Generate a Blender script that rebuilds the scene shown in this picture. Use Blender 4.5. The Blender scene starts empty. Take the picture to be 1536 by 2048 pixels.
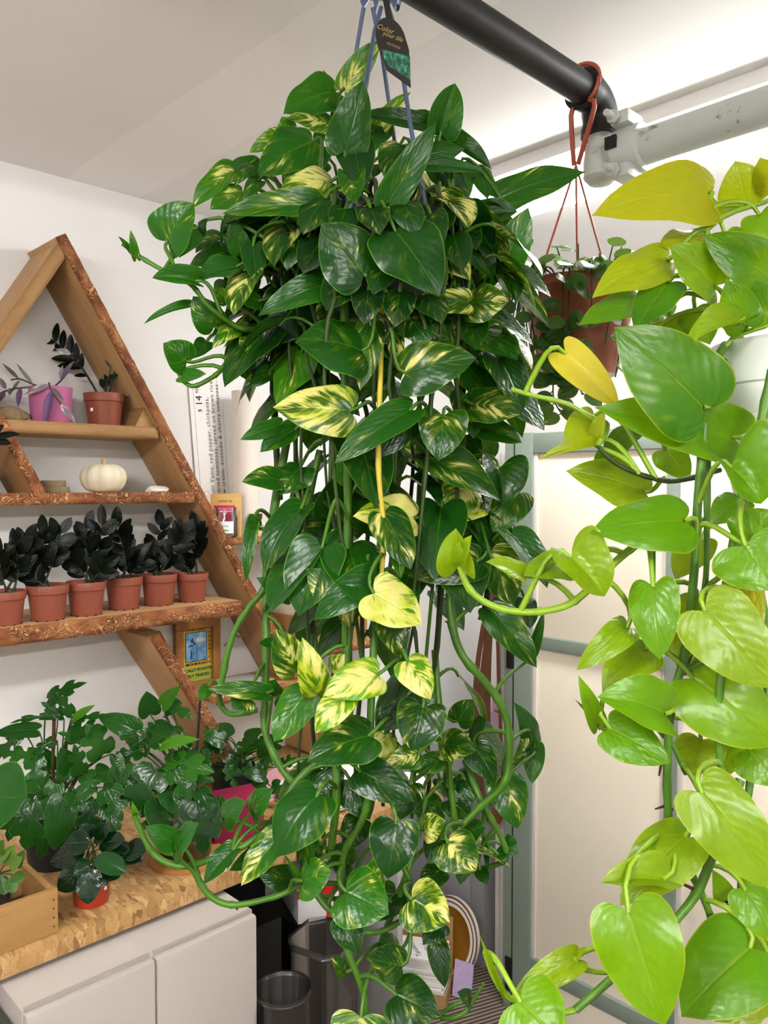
import bpy, bmesh, math, random
import numpy as np
from mathutils import Vector, Matrix, Quaternion

# ------------------------------------------------------------------ camera, world, lights, exposure
SC = bpy.context.scene
COL = SC.collection
FPX = 1600.0                 # focal length in pixels of the 1536 x 2048 frame
EYE = Vector((0.0, 0.0, 1.55))
HEAD, PITCH = math.radians(46.0), math.radians(-1.8)
cam_data = bpy.data.cameras.new('camera')
cam_data.sensor_fit = 'VERTICAL'
cam_data.sensor_height = 36.0
cam_data.lens = 36.0 * FPX / 2048.0
cam_data.clip_start = 0.02
cam = bpy.data.objects.new('camera', cam_data)
COL.objects.link(cam)
cam.location = EYE
cam.rotation_euler = (math.radians(90.0) + PITCH, 0.0, HEAD)
SC.camera = cam
world = bpy.data.worlds.new('world')
SC.world = world
world.use_nodes = True
world.node_tree.nodes['Background'].inputs[0].default_value = (0.9, 0.93, 1.0, 1)
world.node_tree.nodes['Background'].inputs[1].default_value = 0.15
SC.view_settings.view_transform = 'Standard'
SC.view_settings.look = 'None'
SC.view_settings.gamma = 1.0
SC.view_settings.use_curve_mapping = False
SC.view_settings.exposure = 2.02
SC.cycles.max_bounces = 6
SC.cycles.diffuse_bounces = 4
SC.cycles.glossy_bounces = 3
SC.cycles.transmission_bounces = 4
SC.cycles.transparent_max_bounces = 6
LAMP_NEAR = 9.0             # emission of the fluorescent fixture in view
LAMP_ROOM = 32.0             # emission of the two unseen fixtures, hung bare to brighten the ceiling
CEIL_Z, WALL_X, WALL_Y = 2.30, -1.955, 2.40
ROOM_X, ROOM_Y = 2.6, -2.4   # the sides of the shop behind the camera

# ------------------------------------------------------------------ geometry helpers
_R = Matrix.Rotation(HEAD, 3, 'Z') @ Matrix.Rotation(math.radians(90.0) + PITCH, 3, 'X')
RIGHT, UP, BACK = _R.col[0].copy(), _R.col[1].copy(), _R.col[2].copy()
FWD = -BACK
def ray(u, v):
    return FWD + RIGHT * ((u - 768.0) / FPX) + UP * ((1024.0 - v) / FPX)
def atd(u, v, d):
    return EYE + ray(u, v) * d
def on(u, v, axis, val):
    d = ray(u, v)
    return EYE + d * ((val - EYE[axis]) / d[axis])
def depth_of(p):
    return (Vector(p) - EYE).dot(FWD)

def srgb(h):
    h = h.lstrip('#')
    c = [int(h[i:i + 2], 16) / 255.0 for i in (0, 2, 4)]
    return tuple(x / 12.92 if x <= 0.04045 else ((x + 0.055) / 1.055) ** 2.4 for x in c)

def empty(name, loc, label=None, cat=None, group=None, rz=0.0):
    o = bpy.data.objects.new(name, None)
    o.empty_display_size = 0.05
    COL.objects.link(o)
    o.location = loc
    o.rotation_euler = (0, 0, rz)
    return tag(o, label, cat, group)
def tag(o, label=None, cat=None, group=None, kind=None):
    if label: o['label'] = label
    if cat: o['category'] = cat
    if group: o['group'] = group
    if kind: o['kind'] = kind
    return o
def wloc(parent):
    """world position of an unrotated chain of parents"""
    v = Vector((0, 0, 0))
    while parent is not None:
        v += Vector(parent.location)
        parent = parent.parent
    return v
def link(name, me, parent=None, loc=None):
    o = bpy.data.objects.new(name, me)
    COL.objects.link(o)
    if loc is not None: o.location = loc
    if parent is not None: o.parent = parent
    return o
def from_bm(name, bm, mats, parent=None, smooth=False, world=False, sharp=None):
    """bmesh -> object. world=True: the verts are world coordinates, re-based on the parent"""
    bmesh.ops.recalc_face_normals(bm, faces=bm.faces)
    me = bpy.data.meshes.new(name)
    if world and parent is not None:
        w = wloc(parent)
        for v in bm.verts: v.co -= w
    bm.to_mesh(me); bm.free()
    for m in (mats if isinstance(mats, (list, tuple)) else [mats]):
        me.materials.append(m)
    if smooth:
        me.polygons.foreach_set('use_smooth', [True] * len(me.polygons))
        if sharp: me.set_sharp_from_angle(angle=math.radians(sharp))
    return link(name, me, parent)
def bm_box(bm, c, s, rot=None, bevel=0.0, mi=0):
    r = bmesh.ops.create_cube(bm, size=1.0)
    vs = r['verts']
    M = Matrix.Translation(Vector(c)) @ (rot.to_4x4() if rot else Matrix.Identity(4)) @ Matrix.Diagonal((s[0], s[1], s[2], 1))
    bmesh.ops.transform(bm, matrix=M, verts=vs)
    fs = set(f for v in vs for f in v.link_faces)
    for f in fs: f.material_index = mi
    if bevel > 0:
        es = list(set(e for v in vs for e in v.link_edges))
        bmesh.ops.bevel(bm, geom=es, offset=bevel, segments=2, affect='EDGES', profile=0.6)
    return vs
def box(name, lo, hi, m, parent=None, bevel=0.0, world=True):
    bm = bmesh.new()
    lo, hi = Vector(lo), Vector(hi)
    bm_box(bm, (lo + hi) / 2, hi - lo, bevel=bevel)
    return from_bm(name, bm, m, parent, world=world, smooth=bevel > 0, sharp=35)
def bm_tube(bm, pts, rad, seg=8, cap=True, mi=0):
    """a tube along points; rad a number or a list"""
    pts = [Vector(p) for p in pts]
    n = len(pts)
    rads = list(rad) if hasattr(rad, '__len__') else [rad] * n
    rings = []
    t0 = (pts[1] - pts[0]).normalized()
    a = t0.orthogonal().normalized()
    for i, p in enumerate(pts):
        t = (pts[min(i + 1, n - 1)] - pts[max(i - 1, 0)])
        t = t.normalized() if t.length > 1e-9 else t0
        a = (a - t * a.dot(t))
        a = a.normalized() if a.length > 1e-6 else t.orthogonal().normalized()
        b = t.cross(a)
        rings.append([bm.verts.new(p + (a * math.cos(2 * math.pi * k / seg) + b * math.sin(2 * math.pi * k / seg)) * rads[i]) for k in range(seg)])
    for i in range(n - 1):
        for k in range(seg):
            f = bm.faces.new((rings[i][k], rings[i][(k + 1) % seg], rings[i + 1][(k + 1) % seg], rings[i + 1][k]))
            f.material_index = mi; f.smooth = True
    if cap:
        for r_ in (rings[0][::-1], rings[-1]):
            f = bm.faces.new(r_); f.material_index = mi
def tube(name, pts, rad, m, parent=None, seg=8, world=True):
    bm = bmesh.new()
    bm_tube(bm, pts, rad, seg)
    return from_bm(name, bm, m, parent, world=world, smooth=True, sharp=60)
def bm_lathe(bm, prof, seg=28, c=(0, 0, 0), mi=0, fn=None):
    """revolve (r, z) pairs about z at c; r = 0 closes to a point; fn(angle, r, z) -> r scales"""
    c = Vector(c)
    rings = []
    for r, z in prof:
        if r <= 1e-6:
            rings.append([bm.verts.new(c + Vector((0, 0, z)))])
        else:
            row = []
            for k in range(seg):
                a = 2 * math.pi * k / seg
                rr = r * (fn(a, r, z) if fn else 1.0)
                row.append(bm.verts.new(c + Vector((rr * math.cos(a), rr * math.sin(a), z))))
            rings.append(row)
    for A, B in zip(rings, rings[1:]):
        for k in range(seg):
            k2 = (k + 1) % seg
            if len(A) == 1 and len(B) == 1: continue
            if len(A) == 1: f = bm.faces.new((A[0], B[k2], B[k]))
            elif len(B) == 1: f = bm.faces.new((A[k], A[k2], B[0]))
            else: f = bm.faces.new((A[k], A[k2], B[k2], B[k]))
            f.material_index = mi; f.smooth = True
def lathe(name, prof, m, parent=None, seg=28, c=(0, 0, 0), fn=None, world=False):
    bm = bmesh.new()
    bm_lathe(bm, prof, seg, c, fn=fn)
    return from_bm(name, bm, m, parent, smooth=True, sharp=40, world=world)
def bm_prism(bm, pts2, fn, t0, t1, mi=0):
    """extrude a 2-D outline: fn((a, b), t) -> 3-D point"""
    A = [bm.verts.new(fn(p, t0)) for p in pts2]
    B = [bm.verts.new(fn(p, t1)) for p in pts2]
    n = len(pts2)
    fs = [bm.faces.new(A[::-1]), bm.faces.new(B)]
    for k in range(n):
        fs.append(bm.faces.new((A[k], A[(k + 1) % n], B[(k + 1) % n], B[k])))
    for f in fs: f.material_index = mi
    return fs
def catmull(pts, n=6):
    pts = [Vector(p) for p in pts]
    if len(pts) < 3: return [pts[0].lerp(pts[-1], k / n) for k in range(n + 1)]
    out = []
    for i in range(len(pts) - 1):
        p0, p1, p2, p3 = pts[max(i - 1, 0)], pts[i], pts[i + 1], pts[min(i + 2, len(pts) - 1)]
        for k in range(n):
            t = k / n
            out.append(0.5 * ((2 * p1) + (p2 - p0) * t + (2 * p0 - 5 * p1 + 4 * p2 - p3) * t * t + (3 * p1 - p0 - 3 * p2 + p3) * t ** 3))
    out.append(pts[-1])
    return out
# ------------------------------------------------------------------ materials (all procedural)
class NT:
    def __init__(s, name):
        s.m = bpy.data.materials.new(name); s.m.use_nodes = True
        s.t = s.m.node_tree; s.n = s.t.nodes; s.l = s.t.links
        s.b = s.n['Principled BSDF']; s.out = s.n['Material Output']
    def add(s, typ, **kw):
        n = s.n.new(typ)
        for k, v in kw.items(): setattr(n, k, v)
        return n
    def put(s, node, inp, val):
        sock = node.inputs[inp]
        if isinstance(val, bpy.types.NodeSocket): s.l.new(val, sock)
        elif isinstance(val, (tuple, list)) and len(val) == 3 and sock.type == 'RGBA': sock.default_value = (*val, 1)
        else: sock.default_value = val
    def math(s, op, a, b=0.0, c=None, clamp=False):
        n = s.add('ShaderNodeMath', operation=op); n.use_clamp = clamp
        s.put(n, 0, a); s.put(n, 1, b)
        if c is not None: s.put(n, 2, c)
        return n.outputs[0]
    def mix(s, f, a, b, blend='MIX'):
        n = s.add('ShaderNodeMix', data_type='RGBA', blend_type=blend)
        s.put(n, 0, f); s.put(n, 6, a); s.put(n, 7, b)
        return n.outputs[2]
    def coord(s, out='Object', scale=(1, 1, 1), rot=(0, 0, 0)):
        c = s.add('ShaderNodeTexCoord'); mp = s.add('ShaderNodeMapping')
        mp.inputs['Scale'].default_value = scale; mp.inputs['Rotation'].default_value = rot
        s.l.new(c.outputs[out], mp.inputs[0]); return mp.outputs[0]
    def noise(s, vec, scale, detail=3, rough=0.5, dist=0.0):
        n = s.add('ShaderNodeTexNoise'); s.put(n, 'Scale', scale); s.put(n, 'Detail', detail); s.put(n, 'Roughness', rough); s.put(n, 'Distortion', dist)
        if vec is not None: s.l.new(vec, n.inputs['Vector'])
        return n.outputs[0]
    def voro(s, vec, scale, feature='F1', out=0, rand=1.0):
        n = s.add('ShaderNodeTexVoronoi', feature=feature); s.put(n, 'Scale', scale); s.put(n, 'Randomness', rand)
        s.l.new(vec, n.inputs['Vector']); return n.outputs[out]
    def ramp(s, fac, stops, interp='LINEAR'):
        n = s.add('ShaderNodeValToRGB'); cr = n.color_ramp; cr.interpolation = interp
        while len(cr.elements) < len(stops): cr.elements.new(0.5)
        for e, (p, c) in zip(cr.elements, stops):
            e.position = p; e.color = (*c, 1) if len(c) == 3 else c
        s.l.new(fac, n.inputs[0]); return n.outputs[0]
    def bump(s, h, strength=0.3, dist=0.01):
        n = s.add('ShaderNodeBump'); s.put(n, 'Strength', strength); s.put(n, 'Distance', dist); s.l.new(h, n.inputs['Height'])
        s.l.new(n.outputs[0], s.b.inputs['Normal'])
    def base(s, col, rough=0.5, spec=None, metal=None):
        s.put(s.b, 'Base Color', col); s.put(s.b, 'Roughness', rough)
        if spec is not None: s.put(s.b, 'Specular IOR Level', spec)
        if metal is not None: s.put(s.b, 'Metallic', metal)
        return s.m
W3 = (1, 1, 1); K3 = (0, 0, 0)
def plain(name, col, rough=0.5, spec=0.4, metal=0.0, var=0.06, scale=40.0, bump=0.0):
    """a plain surface with a little mottling"""
    n = NT(name)
    c = srgb(col) if isinstance(col, str) else col
    f = n.noise(n.coord(), scale, 3)
    n.base(n.mix(f, tuple(x * (1 - var) for x in c), tuple(min(1, x * (1 + var)) for x in c)), rough, spec, metal)
    if bump: n.bump(f, bump, 0.002)
    return n.m
def m_wall(name, col, bumpy=0.06):
    n = NT(name); co = n.coord()
    c = srgb(col)
    big = n.noise(co, 1.3, 4, 0.6); fine = n.noise(co, 220, 2)
    col_ = n.mix(n.ramp(big, [(0.35, K3), (0.7, W3)]), c, tuple(x * 0.95 for x in c))
    n.base(col_, 0.75, 0.25); n.bump(fine, bumpy, 0.002); return n.m
def m_ceiling():
    n = NT('ceiling_paint'); co = n.coord()
    c = srgb('#E6E5E3')
    sep = n.add('ShaderNodeSeparateXYZ'); n.l.new(co, sep.inputs[0])
    wob = n.math('MULTIPLY', n.noise(co, 6, 3), 0.03)
    yy = n.math('ADD', sep.outputs[1], wob)
    # two taped joints run across the ceiling: a slightly lighter, rougher band each
    b1 = n.math('LESS_THAN', n.math('ABSOLUTE', n.math('SUBTRACT', yy, 0.92)), 0.10)
    b2 = n.math('LESS_THAN', n.math('ABSOLUTE', n.math('SUBTRACT', yy, -0.28)), 0.10)
    band = n.math('MAXIMUM', b1, b2)
    col = n.mix(n.math('MULTIPLY', band, 0.5), c, tuple(min(1, x * 1.12) for x in c))
    fine = n.noise(co, 260, 3, 0.7)
    n.base(col, 0.85, 0.15)
    n.bump(n.math('MULTIPLY', fine, n.math('ADD', n.math('MULTIPLY', band, 0.8), 0.2)), 0.15, 0.002)
    return n.m
def m_wood(name, a, b, c=None, scale=1.0, rough=0.6):
    """sawn timber, grain along local x"""
    n = NT(name)
    a, b = srgb(a), srgb(b); c = srgb(c) if c else a
    co = n.coord('Object', (1.2 * scale, 14 * scale, 14 * scale))
    g = n.noise(co, 3.0, 5, 0.6, 1.2)
    co2 = n.coord('Object', (2.5 * scale, 60 * scale, 60 * scale)); fine = n.noise(co2, 4.0, 3)
    blotch = n.noise(n.coord(), 5.0 * scale, 3)
    col = n.mix(n.ramp(g, [(0.3, K3), (0.7, W3)]), a, b)
    col = n.mix(n.math('MULTIPLY', n.ramp(blotch, [(0.5, K3), (0.75, W3)]), 0.7), col, c)
    col = n.mix(n.math('MULTIPLY', fine, 0.35), col, tuple(x * 0.6 for x in b))
    n.base(col, rough, 0.3); n.bump(fine, 0.15, 0.002); return n.m
def m_bark():
    """live edge: brown inner bark with thin pale meandering lines and worn paler patches"""
    n = NT('bark_edge'); co = n.coord('Object', (0.8, 1.2, 1.2))
    nz = n.noise(co, 38, 2, 0.45, 0.8)
    fr = n.math('ABSOLUTE', n.math('SUBTRACT', n.math('FRACT', n.math('MULTIPLY', nz, 9.0)), 0.5))
    line = n.ramp(fr, [(0.05, W3), (0.14, K3)])
    gate = n.ramp(n.noise(co, 18, 3), [(0.40, K3), (0.52, W3)])
    line = n.math('MULTIPLY', line, gate)
    tone = n.ramp(n.noise(co, 26, 4, 0.6), [(0.32, srgb('#522F1C')), (0.5, srgb('#784629')), (0.64, srgb('#8E5C38')), (0.78, srgb('#B0865A'))])
    col = n.mix(n.math('MULTIPLY', line, 0.95), tone, srgb('#C29A68'))
    n.base(col, 0.75, 0.2); n.bump(n.math('SUBTRACT', n.noise(co, 45, 4), n.math('MULTIPLY', line, 0.5)), 0.6, 0.004); return n.m
def m_osb(name='osb'):
    n = NT(name); co = n.coord()
    cols = [(0.0, srgb('#8E6A40')), (0.3, srgb('#AE8957')), (0.55, srgb('#A17A4B')), (0.8, srgb('#BE9B69')), (1.0, srgb('#7A5631'))]
    layers = None
    for i, (rz, s) in enumerate(((0.4, 1.0), (1.7, 1.25), (2.6, 0.9))):
        c = n.coord('Object', (20 * s, 64 * s, 26), (0, 0, rz))
        v = n.voro(c, 1.6, 'F1', 1)
        sp = n.add('ShaderNodeSeparateColor'); n.l.new(v, sp.inputs[0])
        col = n.ramp(sp.outputs[0], cols)
        if layers is None: layers = col
        else: layers = n.mix(n.math('GREATER_THAN', sp.outputs[1], 0.62), layers, col)
    g = n.noise(n.coord('Object', (14, 90, 60), (0, 0, 0.5)), 3, 3)
    col = n.mix(n.math('MULTIPLY', n.ramp(g, [(0.58, K3), (0.72, W3)]), 0.55), layers, srgb('#53381C'))
    n.base(col, 0.55, 0.35); n.bump(g, 0.12, 0.002); return n.m
def m_carpet():
    n = NT('carpet'); co = n.coord('Object', (1, 1, 1), (0, 0, 0.35))
    w = n.add('ShaderNodeTexWave', bands_direction='X'); n.put(w, 'Scale', 22); n.put(w, 'Distortion', 0.6); n.put(w, 'Detail', 1); n.l.new(co, w.inputs['Vector'])
    f = n.noise(co, 300, 3)
    col = n.mix(w.outputs[1], srgb('#4A4039'), srgb('#9A8C80'))
    col = n.mix(n.math('MULTIPLY', f, 0.5), col, srgb('#6A5D52'))
    n.base(col, 0.95, 0.05); n.bump(w.outputs[1], 0.7, 0.01); return n.m
def m_glass(name, tint=(1, 1, 1), rough=0.05, haze=0.04):
    """thin clear plastic or glass: lets light through, with a glossy skin"""
    n = NT(name)
    tr = n.add('ShaderNodeBsdfTransparent'); n.put(tr, 0, tint)
    gl = n.add('ShaderNodeBsdfGlossy'); n.put(gl, 0, (0.95, 0.95, 0.95)); n.put(gl, 1, rough)
    fr = n.add('ShaderNodeFresnel'); n.put(fr, 0, 1.45)
    f = n.math('ADD', n.math('MULTIPLY', fr.outputs[0], 0.9), haze, clamp=True)
    mx = n.add('ShaderNodeMixShader'); n.l.new(f, mx.inputs[0]); n.l.new(tr.outputs[0], mx.inputs[1]); n.l.new(gl.outputs[0], mx.inputs[2])
    n.l.new(mx.outputs[0], n.out.inputs[0]); return n.m
def m_emit(name, col, power):
    n = NT(name)
    n.base(col, 0.4); n.put(n.b, 'Emission Color', col); n.put(n.b, 'Emission Strength', power); return n.m

def m_leaf(name, dark, mid, light, var_a, var_b, rough=0.3, trans=0.22, vein=0.35, coat=0.0, ribs=1.0, spec=0.4):
    """leaf blade. Object colour: R = share of variegation, G = place on the dark-mid-light scale, B = seed, A = 1"""
    n = NT(name)
    oi = n.add('ShaderNodeObjectInfo'); sp = n.add('ShaderNodeSeparateColor'); n.l.new(oi.outputs['Color'], sp.inputs[0])
    R, G, B = sp.outputs
    uv = n.add('ShaderNodeUVMap'); su = n.add('ShaderNodeSeparateXYZ'); n.l.new(uv.outputs[0], su.inputs[0])
    u = n.math('SUBTRACT', su.outputs[0], 0.5); v = su.outputs[1]
    au = n.math('ABSOLUTE', u)
    # along a side vein: w is constant; streaks follow it
    w = n.math('SUBTRACT', v, n.math('MULTIPLY', au, 0.9))
    cv = n.add('ShaderNodeCombineXYZ')
    seed = n.math('MULTIPLY', B, 90.0)
    n.l.new(n.math('ADD', n.math('MULTIPLY', w, 9.0), seed), cv.inputs[0])
    n.l.new(n.math('ADD', n.math('MULTIPLY', u, 2.4), n.math('MULTIPLY', seed, 1.7)), cv.inputs[1])
    n.l.new(seed, cv.inputs[2])
    streak = n.noise(cv.outputs[0], 1.0, 3, 0.62, 0.4)
    cb = n.add('ShaderNodeCombineXYZ')
    n.l.new(n.math('ADD', n.math('MULTIPLY', u, 2.0), seed), cb.inputs[0]); n.l.new(n.math('ADD', n.math('MULTIPLY', v, 1.6), seed), cb.inputs[1]); n.l.new(seed, cb.inputs[2])
    patch = n.noise(cb.outputs[0], 1.0, 2, 0.5)
    val = n.math('ADD', n.math('MULTIPLY', streak, 0.55), n.math('MULTIPLY', patch, 0.45))
    thr = n.math('SUBTRACT', 0.66, n.math('MULTIPLY', R, 0.34))
    mask = n.math('MULTIPLY', n.math('SUBTRACT', val, thr), 14.0, clamp=True)
    mask = n.math('MULTIPLY', mask, n.math('GREATER_THAN', R, 0.02))
    soft = n.math('MULTIPLY', n.math('SUBTRACT', val, n.math('SUBTRACT', thr, 0.09)), 6.0, clamp=True)
    soft = n.math('MULTIPLY', soft, n.math('GREATER_THAN', R, 0.02))
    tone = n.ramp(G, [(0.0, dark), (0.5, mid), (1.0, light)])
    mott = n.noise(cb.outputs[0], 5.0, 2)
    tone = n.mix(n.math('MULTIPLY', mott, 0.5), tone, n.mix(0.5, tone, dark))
    vcol = n.mix(n.ramp(patch, [(0.4, K3), (0.62, W3)]), var_a, var_b)
    col = n.mix(n.math('MULTIPLY', soft, 0.55), tone, n.mix(0.45, mid, var_a))
    col = n.mix(mask, col, vcol)
    mid_l = n.math('SUBTRACT', 1.0, n.math('MULTIPLY', au, 70.0), clamp=True)
    col = n.mix(n.math('MULTIPLY', mid_l, vein), col, light)
    edge = n.math('GREATER_THAN', au, 0.485)
    col = n.mix(n.math('MULTIPLY', edge, 0.5), col, light)
    n.base(col, rough, spec)
    if coat: n.put(n.b, 'Coat Weight', coat); n.put(n.b, 'Coat Roughness', 0.15)
    rib = n.math('SINE', n.math('MULTIPLY', w, 46.0))
    h = n.math('ADD', n.math('MULTIPLY', rib, 0.10 * ribs), n.math('MULTIPLY', n.noise(cb.outputs[0], 3.0, 2), 1.6))
    h = n.math('SUBTRACT', h, n.math('MULTIPLY', n.math('SUBTRACT', 1.0, n.math('MULTIPLY', au, 30.0), clamp=True), 0.9))
    n.bump(h, 0.25, 0.003)
    tl = n.add('ShaderNodeBsdfTranslucent')
    n.l.new(n.mix(0.35, col, light), tl.inputs[0])
    mx = n.add('ShaderNodeMixShader'); n.put(mx, 0, trans)
    n.l.new(n.b.outputs[0], mx.inputs[1]); n.l.new(tl.outputs[0], mx.inputs[2]); n.l.new(mx.outputs[0], n.out.inputs[0])
    return n.m

M = {}
M['wall'] = m_wall('wall_paint', '#E2E1E0')
M['wall_bright'] = m_wall('back_wall_paint', '#E9E6E3')
M['ceiling'] = m_ceiling()
M['carpet'] = m_carpet()
M['wood'] = m_wood('pine_board', '#BE986A', '#A37A4C', '#B48C5E')
M['wood_dark'] = m_wood('pine_board_knotty', '#AE8858', '#8E683E', '#805A36')
M['crate'] = m_wood('crate_wood', '#AC8553', '#977141', '#A27B4A', 1.3)
M['frame_wood'] = m_wood('frame_wood', '#B8824A', '#9A6A36', '#AB763F', 2.0)
M['bark'] = m_bark()
M['osb'] = m_osb()
M['laminate'] = plain('white_laminate', '#A9A29B', 0.38, 0.4, var=0.02, scale=200)
M['laminate_edge'] = plain('cabinet_body', '#98918A', 0.45, 0.4, var=0.03)
M['alu'] = plain('partition_frame', '#7C897E', 0.5, 0.4, var=0.03, scale=90)
M['alu_light'] = plain('partition_trim', '#CFC9C2', 0.5, 0.4, var=0.02)
M['cream'] = plain('partition_panel', '#EBE3D0', 0.7, 0.2, var=0.03, scale=300, bump=0.05)
M['black'] = plain('black_plastic', '#141414', 0.4, 0.4, var=0.2)
M['blackpot'] = plain('dark_pot', '#20222A', 0.45, 0.4, var=0.15)
M['white_trim'] = plain('white_trim', '#D8D4D2', 0.5, 0.4, var=0.02)
M['terra'] = plain('terracotta_plastic', '#80422F', 0.5, 0.35, var=0.06, scale=120)
M['terra_gloss'] = plain('terracotta_gloss', '#8A4A34', 0.3, 0.5, var=0.06)  # hanging pot: glossier, slightly paler terracotta
M['terra_hanger'] = plain('hanger_plastic', '#9A4830', 0.4, 0.4, var=0.05)
M['bluehang'] = plain('blue_grey_plastic', '#505C7A', 0.4, 0.4, var=0.05)
M['pink'] = plain('pink_plastic', '#AC5F88', 0.45, 0.4, var=0.04)
M['soil'] = plain('potting_soil', '#2C211A', 0.95, 0.1, var=0.5, scale=180, bump=0.8)
M['bark_chips'] = plain('bark_mix', '#5A4230', 0.95, 0.1, var=0.55, scale=150, bump=0.8)
M['whitepot'] = plain('white_pot_plastic', '#EEF3EE', 0.4, 0.45, var=0.03)
M['vine'] = plain('vine_green', '#3C660F', 0.45, 0.4, var=0.3, scale=30)
M['vine_dark'] = plain('vine_old', '#2C3D12', 0.55, 0.3, var=0.4, scale=30)
M['vine_yellow'] = plain('vine_yellow', '#B8A53A', 0.5, 0.3, var=0.25, scale=30)
M['vine_lime'] = plain('vine_lime', '#7C9E1E', 0.4, 0.4, var=0.15, scale=30)
M['vine_neon_old'] = plain('vine_neon_green', '#4E7A1A', 0.4, 0.4, var=0.3, scale=25)
M['root'] = plain('dry_root', '#4A3324', 0.8, 0.1, var=0.4)
M['paper'] = plain('paper', '#E8E6E4', 0.7, 0.2, var=0.02)
M['card'] = plain('cardboard', '#9E7750', 0.8, 0.15, var=0.08, scale=60)
M['leather'] = plain('tan_leather', '#5F3820', 0.55, 0.3, var=0.18, scale=25)
M['magenta'] = plain('magenta_card', '#84183E', 0.55, 0.3, var=0.05)
M['ink'] = plain('black_ink', '#26262A', 0.7, 0.1, var=0.1)
M['pumpkin'] = plain('white_pumpkin', '#D2C8AE', 0.55, 0.35, var=0.06, scale=30)
M['stalk'] = plain('pumpkin_stalk', '#B89E6C', 0.8, 0.1, var=0.2)
M['quartz'] = plain('white_stone', '#DCD3CC', 0.5, 0.4, var=0.08, scale=60)
M['glass'] = m_glass('clear_glass')
M['bin'] = m_glass('clear_plastic_bin', (0.80, 0.81, 0.83), 0.15, 0.05)
DARK, MIDG, LIT = srgb('#123A16'), srgb('#2A6B1C'), srgb('#5C9A2A')
M['golden'] = m_leaf('golden_pothos_leaf', srgb('#06250A'), srgb('#1D5A0B'), srgb('#5FA414'), srgb('#A6B618'), srgb('#D2CA78'), 0.26, 0.22, spec=0.32)
M['neon'] = m_leaf('neon_pothos_leaf', srgb('#2A6C06'), srgb('#679C06'), srgb('#AAAA10'), srgb('#C4B624'), srgb('#CDBE40'), 0.3, 0.34, 0.3)
M['zz'] = m_leaf('dark_zz_leaf', srgb('#050805'), srgb('#0B140A'), srgb('#1C3414'), srgb('#1C3414'), srgb('#1C3414'), 0.3, 0.04, 0.08, spec=0.18)
M['split'] = m_leaf('split_leaf', srgb('#0D3110'), srgb('#205414'), srgb('#569420'), srgb('#2C5E20'), srgb('#2C5E20'), 0.2, 0.15, 0.2, spec=0.3)
M['gloss'] = m_leaf('glossy_dark_leaf', srgb('#06180C'), srgb('#0E3214'), srgb('#226A20'), srgb('#226A20'), srgb('#226A20'), 0.16, 0.1, 0.35, 0.3)
M['trad'] = m_leaf('purple_striped_leaf', srgb('#5C3A6E'), srgb('#6F7A5C'), srgb('#A88BB0'), srgb('#8E5AA8'), srgb('#D9D3C8'), 0.4, 0.2, 0.3)
M['small'] = m_leaf('small_trailing_leaf', srgb('#1E4018'), srgb('#416E22'), srgb('#86A844'), srgb('#D9D7A8'), srgb('#E4E0C4'), 0.35, 0.25, 0.3)
# ------------------------------------------------------------------ the room
def slab(name, lo, hi, m):
    return tag(box(name, lo, hi, m), kind='structure')
slab('floor', (WALL_X - 0.1, ROOM_Y - 0.1, -0.1), (ROOM_X + 0.1, WALL_Y + 0.1, 0.0), M['carpet'])
slab('ceiling', (WALL_X - 0.1, ROOM_Y - 0.1, CEIL_Z), (ROOM_X + 0.1, WALL_Y + 0.1, CEIL_Z + 0.1), M['ceiling'])
slab('wall_left', (WALL_X - 0.1, ROOM_Y - 0.1, 0.0), (WALL_X, WALL_Y + 0.1, CEIL_Z), M['wall'])
slab('wall_back', (WALL_X, WALL_Y, 0.0), (ROOM_X + 0.1, WALL_Y + 0.1, CEIL_Z), M['wall_bright'])
slab('wall_right', (ROOM_X, ROOM_Y - 0.1, 0.0), (ROOM_X + 0.1, WALL_Y, CEIL_Z), M['wall'])
slab('wall_front', (WALL_X, ROOM_Y - 0.1, 0.0), (ROOM_X, ROOM_Y, CEIL_Z), M['wall'])
slab('baseboard_back', (WALL_X, WALL_Y - 0.014, 0.0), (-1.62, WALL_Y, 0.10), M['white_trim'])

def wrap_fixture(loc, length, along, power, label, name='fluorescent_light', width=0.20, tint=(1.0, 0.985, 0.97)):
    """a wrap-around fluorescent: metal pan, end caps and a bowed diffuser"""
    t = empty(name, loc, label, 'light fixture', 'wrap-around fluorescent fixtures' if 'behind' in label else None, 0.0)
    def P(a, c, z): return Vector((a, c, z)) if along == 'x' else Vector((c, a, z))
    bm = bmesh.new(); h = length / 2
    s = (length, width * 1.16, 0.03) if along == 'x' else (width * 1.16, length, 0.03)
    bm_box(bm, (0, 0, -0.015), s, bevel=0.003); from_bm('pan', bm, M['white_trim'], t)
    prof = [(width / 2 * math.cos(a), -0.031 - 0.050 * math.sin(a) ** 0.7) for a in [math.pi * k / 14 for k in range(15)]]
    bm = bmesh.new()
    rows = [[bm.verts.new(P(x, c, z)) for c, z in prof] for x in (-h + 0.02, h - 0.02)]
    for k in range(len(prof) - 1): bm.faces.new((rows[0][k], rows[0][k + 1], rows[1][k + 1], rows[1][k])).smooth = True
    from_bm('diffuser', bm, m_emit('lamp_diffuser', tint, power), t)
    for sgn in (-1, 1):
        bm = bmesh.new(); pr = prof + [(-width / 2, -0.002), (width / 2, -0.002)]
        bm_prism(bm, pr, lambda p, q: P(q, p[0] * 1.02, p[1] * 1.03), sgn * (h - 0.022), sgn * h)
        from_bm('end_cap', bm, M['white_trim'], t)
    return t
wrap_fixture((-0.72, 1.61, CEIL_Z), 1.22, 'x', LAMP_NEAR, 'bright fluorescent fixture on the ceiling behind the white pipe clamp')
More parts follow.
